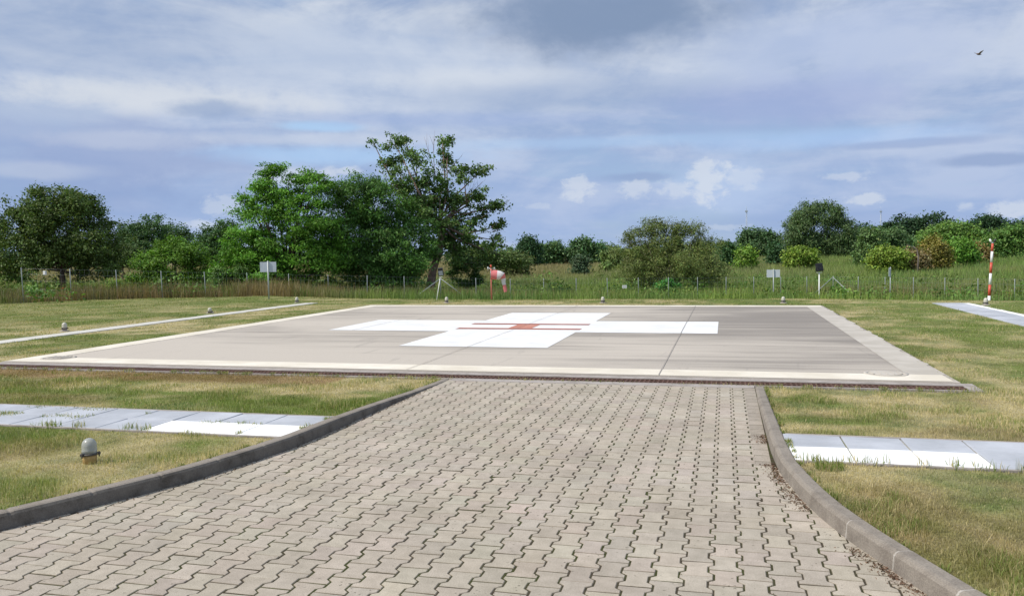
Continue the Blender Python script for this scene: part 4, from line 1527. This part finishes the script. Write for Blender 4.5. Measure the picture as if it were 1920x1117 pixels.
# middle distance, right
def far(label, cat, px, Z, lobes, colr, n_cl, seed, name='distant_tree', leaf=None, **k):
    lf = leaf or Z * .0032
    yb = 476.3 - .015 * (px - 960) + (1.64 - tzs(at(px, 540, Z).x, at(px, 540, Z).y)) / Z * F
    xa = min(l[0] - l[2] for l in lobes); xb = max(l[0] + l[2] for l in lobes); ym = max(l[1] for l in lobes)
    if 'dead' not in label:
        for f_ in (.3, .7):
            lobes = lobes + [(xa + (xb - xa) * f_, (ym + yb) / 2, (xb - xa) * .25, max(3, (yb - ym) / 2 + 3))]
    return tree(name, label, cat, px, Z, lobes, colr, lf, int(n_cl * 2.1), 34, lf * 1.1, .16, seed=seed, fork=.25, twigs=12, **k)


far('huge round willow with dense drooping crown on the right', 'tree', 1535, 150,
    [(1535, 425, 50, 42), (1500, 440, 26, 38), (1575, 440, 26, 36), (1545, 400, 32, 20), (1535, 460, 58, 22), (1500, 415, 20, 18), (1488, 452, 14, 24), (1590, 455, 14, 20)], (.062, .092, .040), 620, 51, 'great_willow', shell=.78, droop=1.6, aspect=.3, colvar=.25)
far('rounded dark tree group below the left radio mast', 'tree', 1425, 165,
    [(1420, 450, 26, 20), (1445, 455, 20, 18), (1400, 448, 15, 16), (1425, 466, 34, 12)], (.045, .078, .036), 260, 52)
far('small dark narrow tree left of the great willow', 'tree', 1452, 110, [(1453, 468, 9, 12), (1452, 476, 8, 10)], (.035, .07, .032), 70, 53)
far('tall pale green tree right of the great willow', 'tree', 1630, 100, [(1632, 455, 20, 26), (1640, 440, 14, 14), (1625, 478, 18, 14)], (.075, .115, .045), 170, 54)
far('pale green tree with silvery leaves, second right of the great willow', 'tree', 1675, 105, [(1672, 450, 20, 20), (1690, 460, 18, 20), (1660, 442, 12, 12), (1680, 478, 24, 12)], (.08, .125, .055), 190, 55)
far('large very dark tree mass behind the pale green trees', 'tree', 1715, 190, [(1700, 430, 34, 24), (1745, 425, 34, 24), (1670, 435, 26, 20), (1720, 450, 60, 24), (1615, 440, 22, 20), (1780, 440, 24, 18)], (.024, .048, .024), 420, 56)
far('very dark tree poking above the light green trees at the right', 'tree', 1845, 190, [(1855, 414, 18, 12), (1835, 422, 22, 10), (1880, 425, 20, 10), (1858, 440, 40, 20), (1910, 428, 16, 12)], (.024, .048, .024), 240, 57)
far('big light green tree mass left of the striped pole', 'tree', 1790, 125, [(1765, 445, 34, 26), (1800, 440, 30, 24), (1740, 462, 26, 22), (1820, 455, 26, 22), (1775, 470, 50, 16)], (.090, .145, .036), 380, 58)
far('green trees at the right edge behind the striped pole', 'tree', 1900, 120, [(1880, 450, 28, 24), (1915, 445, 26, 26), (1860, 465, 24, 18), (1900, 468, 34, 16), (1950, 450, 30, 30)], (.075, .128, .034), 330, 59)
far('bright green rounded bush in front of the light green mass', 'bush', 1800, 92, [(1798, 468, 24, 20), (1785, 478, 18, 12), (1815, 476, 16, 14)], (.085, .165, .03), 170, 60, 'distant_bush')
far('yellow green bush in the field below the pale green trees', 'bush', 1665, 80, [(1662, 480, 24, 16), (1645, 486, 16, 10), (1685, 482, 18, 13)], (.125, .165, .03), 190, 61, 'distant_bush')
far('rusty orange green bush left of the bright green rounded bush', 'bush', 1750, 82, [(1748, 468, 20, 24), (1765, 478, 16, 18), (1738, 486, 16, 14), (1755, 490, 20, 12)], (.15, .125, .035), 200, 62, 'distant_bush')
far('small rusty bush near the striped pole', 'bush', 1832, 98, [(1835, 472, 14, 12), (1845, 478, 10, 8)], (.15, .105, .045), 70, 63, 'distant_bush')
far('dead brown bush with bare branches beside the rusty orange bush', 'bush', 1716, 80, [(1716, 484, 16, 14), (1722, 494, 18, 8)], (.17, .125, .07), 60, 64, 'distant_bush', M_b=M_twig)
far('wide yellow green bush in front of the great willow', 'bush', 1502, 92, [(1500, 478, 22, 13), (1485, 482, 12, 9), (1520, 480, 12, 10)], (.12, .165, .03), 170, 65, 'distant_bush')
far('small yellow green bush right of the broad olive bush', 'bush', 1396, 92, [(1396, 477, 14, 12), (1404, 480, 10, 9)], (.11, .17, .03), 100, 66, 'distant_bush')
far('dark green shrub directly right of the broad olive bush', 'bush', 1368, 100, [(1368, 475, 12, 14), (1362, 465, 8, 10)], (.035, .075, .03), 80, 67, 'distant_bush')
far('dark tree with rounded top standing clear of the treeline right of the windsock', 'tree', 990, 140, [(990, 462, 15, 16), (988, 478, 18, 10), (1004, 470, 10, 12)], (.03, .062, .030), 160, 68)
far('lighter green tree in the treeline, next right of the clear dark tree', 'tree', 1035, 150, [(1035, 468, 20, 11), (1020, 474, 16, 9)], (.055, .095, .04), 120, 69)
far('broad green tree in the middle of the distant treeline', 'tree', 1095, 150, [(1092, 462, 18, 12), (1115, 470, 22, 12), (1080, 474, 20, 10)], (.05, .09, .038), 180, 70)
far('small dark shrub in the reed field before the treeline', 'bush', 1088, 100, [(1088, 486, 12, 6)], (.05, .075, .045), 50, 71, 'distant_bush')
far('pale yellow green shrub left of the broad olive bush', 'bush', 1145, 105, [(1145, 480, 14, 10), (1155, 474, 9, 8)], (.09, .12, .045), 70, 72, 'distant_bush')
far('low brownish bush line behind the windsock', 'bush', 965, 95, [(950, 484, 22, 9), (975, 488, 18, 7)], (.085, .09, .04), 90, 73, 'distant_bush')

# dead pale branch standing in the field
p = at(1724, 500, 78)
zg = tzs(p.x, p.y)
m = MB()
pp = [at(1712, 496, 78), at(1722, 482, 78), at(1719, 468, 78), at(1712, 461, 78)]
m.tube([Vector((p.x - .2, p.y, zg - .1))] + pp[1:], [.09, .07, .05, .02], 6)
m.tube([pp[2], at(1700, 458, 78)], [.045, .015], 5)
o_ = m.build('dead_branch', M_twig)
tag(o_, 'bare pale dead branch standing among the brown bushes on the right', 'dead branch')

# distant wood: one mass
rng = np.random.default_rng(99)
PL_, OO, CC = [], [], []
for k in range(210):
    px = rng.uniform(-150, 2080); Z = rng.uniform(225, 330)
    if px < 930 and rng.uniform() < .3: continue
    hz = 476.3 - .015 * (px - 960)
    topy = hz - rng.uniform(11, 22) - (6 if px > 1500 else 0)
    base = at(px, 485, Z); zg = -1.6
    zg = -.7
    tt = at(px, topy, Z).z
    rr_ = rng.uniform(1.6, 3.6)
    lob = [((base.x, base.y, zg + (tt - zg) * .55), (rr_, rr_, (tt - zg) * .5)), ((base.x + rng.normal(0, 1), base.y, zg + (tt - zg) * .3), (rr_ * 1.3, rr_ * 1.3, (tt - zg) * .32))]
    if rng.uniform() < .22: lob = [((base.x, base.y, zg + (tt - zg) * .4), (rr_ * .5, rr_ * .5, (tt - zg) * .42)), ((base.x, base.y, zg + (tt - zg) * .75), (rr_ * .25, rr_ * .25, (tt - zg) * .34))]
    a, b_, c_, _ = crown_points(lob, 34, 18, .55, rng, .5)
    PL_.append(a); OO.append(b_)
    hue = np.array((.050, .088, .048)) * rng.uniform(.7, 1.45) + np.array((.012, .006, 0)) * rng.uniform(0, 1)
    CC.append(c_ * hue)
PW_ = np.concatenate(PL_)
o_ = leaf_mesh('distant_wood', PW_, .62, (1, 1, 1), rng, None, np.concatenate(OO), 0, .6, .15, np.concatenate(CC))
tag(o_, 'dark green distant wood closing the field along the horizon', 'wood', kind='stuff')
# far blue hills
m = []
V, Fc = [], []
K = 160
for k in range(K):
    a = YAW - .75 + 1.5 * k / (K - 1)
    R_ = 2600
    h = 16 + 10 * math.sin(a * 7 + 1) + 5 * math.sin(a * 23) + 2 * math.sin(a * 71)
    for (dr, hz) in ((-260, -4), (-60, h * .8), (0, h), (120, h * .9), (500, -4)):
        V.append(((R_ + dr) * math.sin(a), (R_ + dr) * math.cos(a), hz))
for k in range(K - 1):
    for j in range(4):
        Fc.append((k * 5 + j, (k + 1) * 5 + j, (k + 1) * 5 + j + 1, k * 5 + j + 1))
tag(mesh_np('hills', V, np.array(Fc), simple('far_woodland', (.05, .085, .075), .95, 0, .1, .4, .02), None, None, True), kind='structure')


# leafy weeds and nettles behind the fence
rng = np.random.default_rng(77)
PP, OO, CC = [], [], []
for k in range(900):
    a = YAW + rng.uniform(-.60, .64); d = rng.uniform(42, 84)
    x, y = d * math.sin(a), d * math.cos(a)
    if fbm(np.array([x * .3]), np.array([y * .3]), 141)[0] < (.45 if x > -4 else .56): continue
    r_ = rng.uniform(.35, 1.0)
    q_, o2, c2, _ = crown_points([((x, y, tzs(x, y) + r_ * .45), (r_ * 1.6, r_ * 1.6, r_ * .75))], 14, 14, .22, rng, .4)
    hue = (np.array((.075, .128, .030)) if rng.uniform() < .7 else np.array((.10, .13, .035))) * rng.uniform(.7, 1.2)
    PP.append(q_); OO.append(o2); CC.append(c2 * hue)
o_ = leaf_mesh('leafy_weeds', np.concatenate(PP), .20, (1, 1, 1), rng, None, np.concatenate(OO), 0, .5, .2, np.concatenate(CC))
tag(o_, 'lush green leafy weeds massed among the tall grass behind the fence', 'weeds', kind='stuff')

# ------------------------------------------------------------------ far structures
def mast(px, ytop, Z, label):
    b = at(px, 475, Z); t = at(px, ytop, Z)
    zg = -1.6
    H_ = t.z - zg
    e = empty('radio_mast', (b.x, b.y, zg), label, 'mast', 'radio masts on the horizon')
    m = MB(); w = .55
    cs = [(w * math.cos(q), w * math.sin(q)) for q in (0, 2.09, 4.19)]
    for (a, b_) in cs: m.tube([(a, b_, 0), (a * .5, b_ * .5, H_ * .92)], .07, 5)
    n = 26
    for k in range(n):
        f0 = 1 - .5 * k / n; f1 = 1 - .5 * (k + 1) / n
        for j in range(3):
            a = cs[j]; c2 = cs[(j + 1) % 3]
            m.tube([(a[0] * f0, a[1] * f0, H_ * .92 * k / n), (c2[0] * f1, c2[1] * f1, H_ * .92 * (k + 1) / n)], .035, 4)
    m.build('lattice', M_galv, e)
    MB().tube([(0, 0, H_ * .9), (0, 0, H_)], .06, 6).build('aerial', M_galv, e)
    MB().box((0, 0, H_ * .9), (1.3, 1.3, .7), None, .1).build('antenna_head', M_galv, e)


mast(1399.5, 387, 420, 'thin lattice radio mast left of the great willow, taller and nearer looking')
mast(1651, 388, 520, 'faint thin radio mast right of the great willow')
Zb = 230
b = at(1472, 452, Zb)
e = empty('white_shed', (b.x, b.y, -1.6), 'white roofed shed peeking out between the trees left of the great willow', 'shed', None, .5)
H_ = b.z + 1.6
MB().box((0, 0, H_ / 2 - .4), (9, 6, H_ - .2)).build('wall', simple('shed_wall', (.45, .46, .46), .8), e)
m = MB()
m.bm.faces.ensure_lookup_table()
for sgn in (-1, 1):
    m.box((0, sgn * 1.6, H_ - .1), (9.6, 3.6, .18), Matrix.Rotation(-sgn * .22, 3, 'X'))
m.build('roof', M_whitem, e)

# ------------------------------------------------------------------ bird
Zr = 26
b = at(1835, 102, Zr)
e = empty('bird', b, 'small brown bird flying in the upper right of the sky', 'bird', None, .6)
e.scale = (1.25, 1.25, 1.25)
MB().tube([(-.075, 0, .0), (-.055, 0, .004), (-.02, 0, 0), (.03, 0, -.002), (.07, 0, 0), (.10, 0, .004)], [.006, .017, .025, .023, .010, .004], 10).build('body', simple('plumage', (.22, .15, .12), .8), e)
for s_ in (-1, 1):
    V = [(-.035, s_ * .015, .008), (-.03, s_ * .07, .045), (.0, s_ * .145, .07), (.015, s_ * .12, .06), (.03, s_ * .06, .03), (.03, s_ * .015, .006)]
    V2 = [(a, b_, c_ - .004) for a, b_, c_ in V]
    Fc = [list(range(6)), list(range(11, 5, -1))] + [[k, k + 6, (k + 1) % 6 + 6, (k + 1) % 6] for k in range(6)]
    me = bpy.data.meshes.new('wing'); me.from_pydata(V + V2, [], Fc); me.update()
    link('wing', me, simple('feathers', (.20, .15, .13), .8), e)
